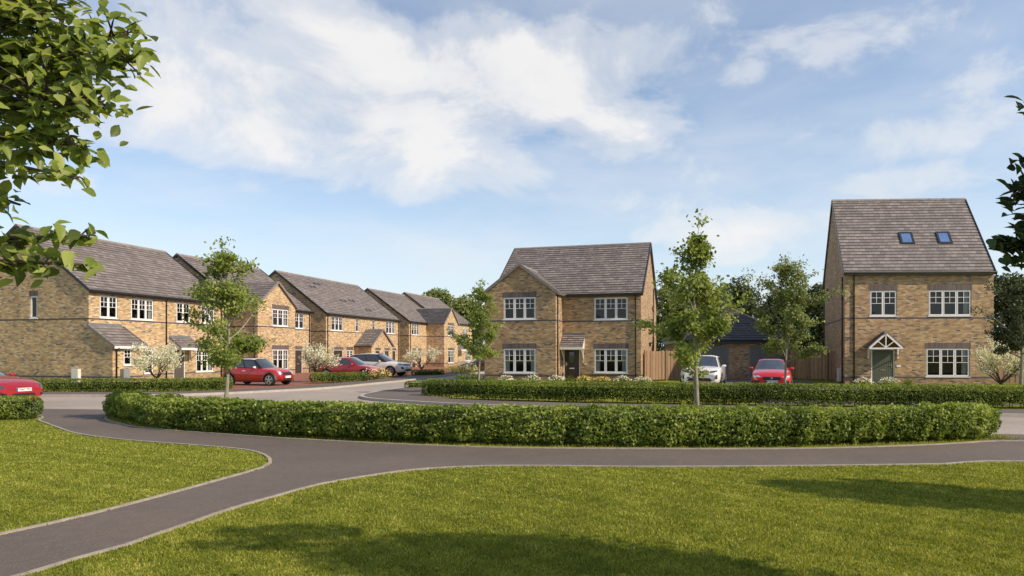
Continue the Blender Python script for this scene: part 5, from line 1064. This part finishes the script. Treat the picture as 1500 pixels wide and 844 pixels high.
bias=None
for (px,py,rx,ry,wt) in ((480,150,330,110,1.0),(740,120,220,80,1.0),(930,90,110,55,.95),(900,190,130,60,.8),(650,240,170,60,.75),(330,40,170,50,.6),(1330,190,190,40,.55),(1320,270,150,25,.6),(1100,105,60,25,.55),(870,295,120,25,.55),(370,280,40,22,.6),(170,190,80,30,.55),(1010,250,60,25,.4),(60,260,100,30,.4),(1000,25,300,30,.35),(1180,330,180,30,.5),(1240,60,200,50,.5),(1420,120,120,40,.45),(1080,190,120,40,.35),(230,330,120,20,.35),(560,330,200,25,.35)):
    a0,e0=AE(px,py); sx=rx/1030*.9; sy=ry/1030*.9
    dx=g.math('DIVIDE',g.math('SUBTRACT',az,a0),sx); dy=g.math('DIVIDE',g.math('SUBTRACT',el,e0),sy)
    q=g.math('ADD',g.math('MULTIPLY',dx,dx),g.math('MULTIPLY',dy,dy)); bl_=g.math('MULTIPLY',g.math('EXPONENT',g.math('MULTIPLY',q,-.7)),wt)
    bias=bl_ if bias is None else g.math('MAXIMUM',bias,bl_)
den=g.math('ADD',g.math('MULTIPLY',bias,.62),g.math('ADD',g.math('MULTIPLY',g.math('SUBTRACT',n2,.5),1.25),g.math('MULTIPLY',g.math('SUBTRACT',n3,.5),.5)))
mask=g.ramp(den,[(.16,0),(.36,.5),(.60,.97)],'EASE')
haze=g.math('POWER',g.math('SUBTRACT',1,g.math('MAXIMUM',sep.outputs[2],0),clamp=True),5.2)
cloudcol=g.ramp(n2,[(.3,(.74,.77,.82)),(.6,(.95,.93,.91))])
skyc=g.mix(1,sky.outputs[0],(SKYG,SKYG,SKYG),'MULTIPLY') if False else sky.outputs[0]
sk=g.n('ShaderNodeVectorMath',operation='SCALE'); g.l(sky.outputs[0],sk.inputs[0]); sk.inputs['Scale'].default_value=.165
hz=g.mix(g.math('MULTIPLY',haze,.92),sk.outputs[0],(.80,.90,.98))
thin=g.math('MULTIPLY',g.ramp(n1,[(.38,0),(.74,1)]),.52)
hz=g.mix(thin,hz,(.85,.88,.92))
fin=g.mix(g.math('MULTIPLY',mask,.93),hz,cloudcol)
g.l(fin,bg.inputs['Color']); bg.inputs['Strength'].default_value=1.0
cd=bpy.data.cameras.new('camera'); cam=bpy.data.objects.new('camera',cd); COL.objects.link(cam); scene.camera=cam
cam.location=(0,0,1.8); cam.rotation_euler=(R(90),0,0); cd.sensor_width=36; cd.lens=36*1030/1500; cd.shift_y=(515.5-422)/1500; cd.clip_end=4000; cd.clip_start=.05
scene.view_settings.view_transform='Standard'; scene.view_settings.look='None'; scene.view_settings.exposure=0
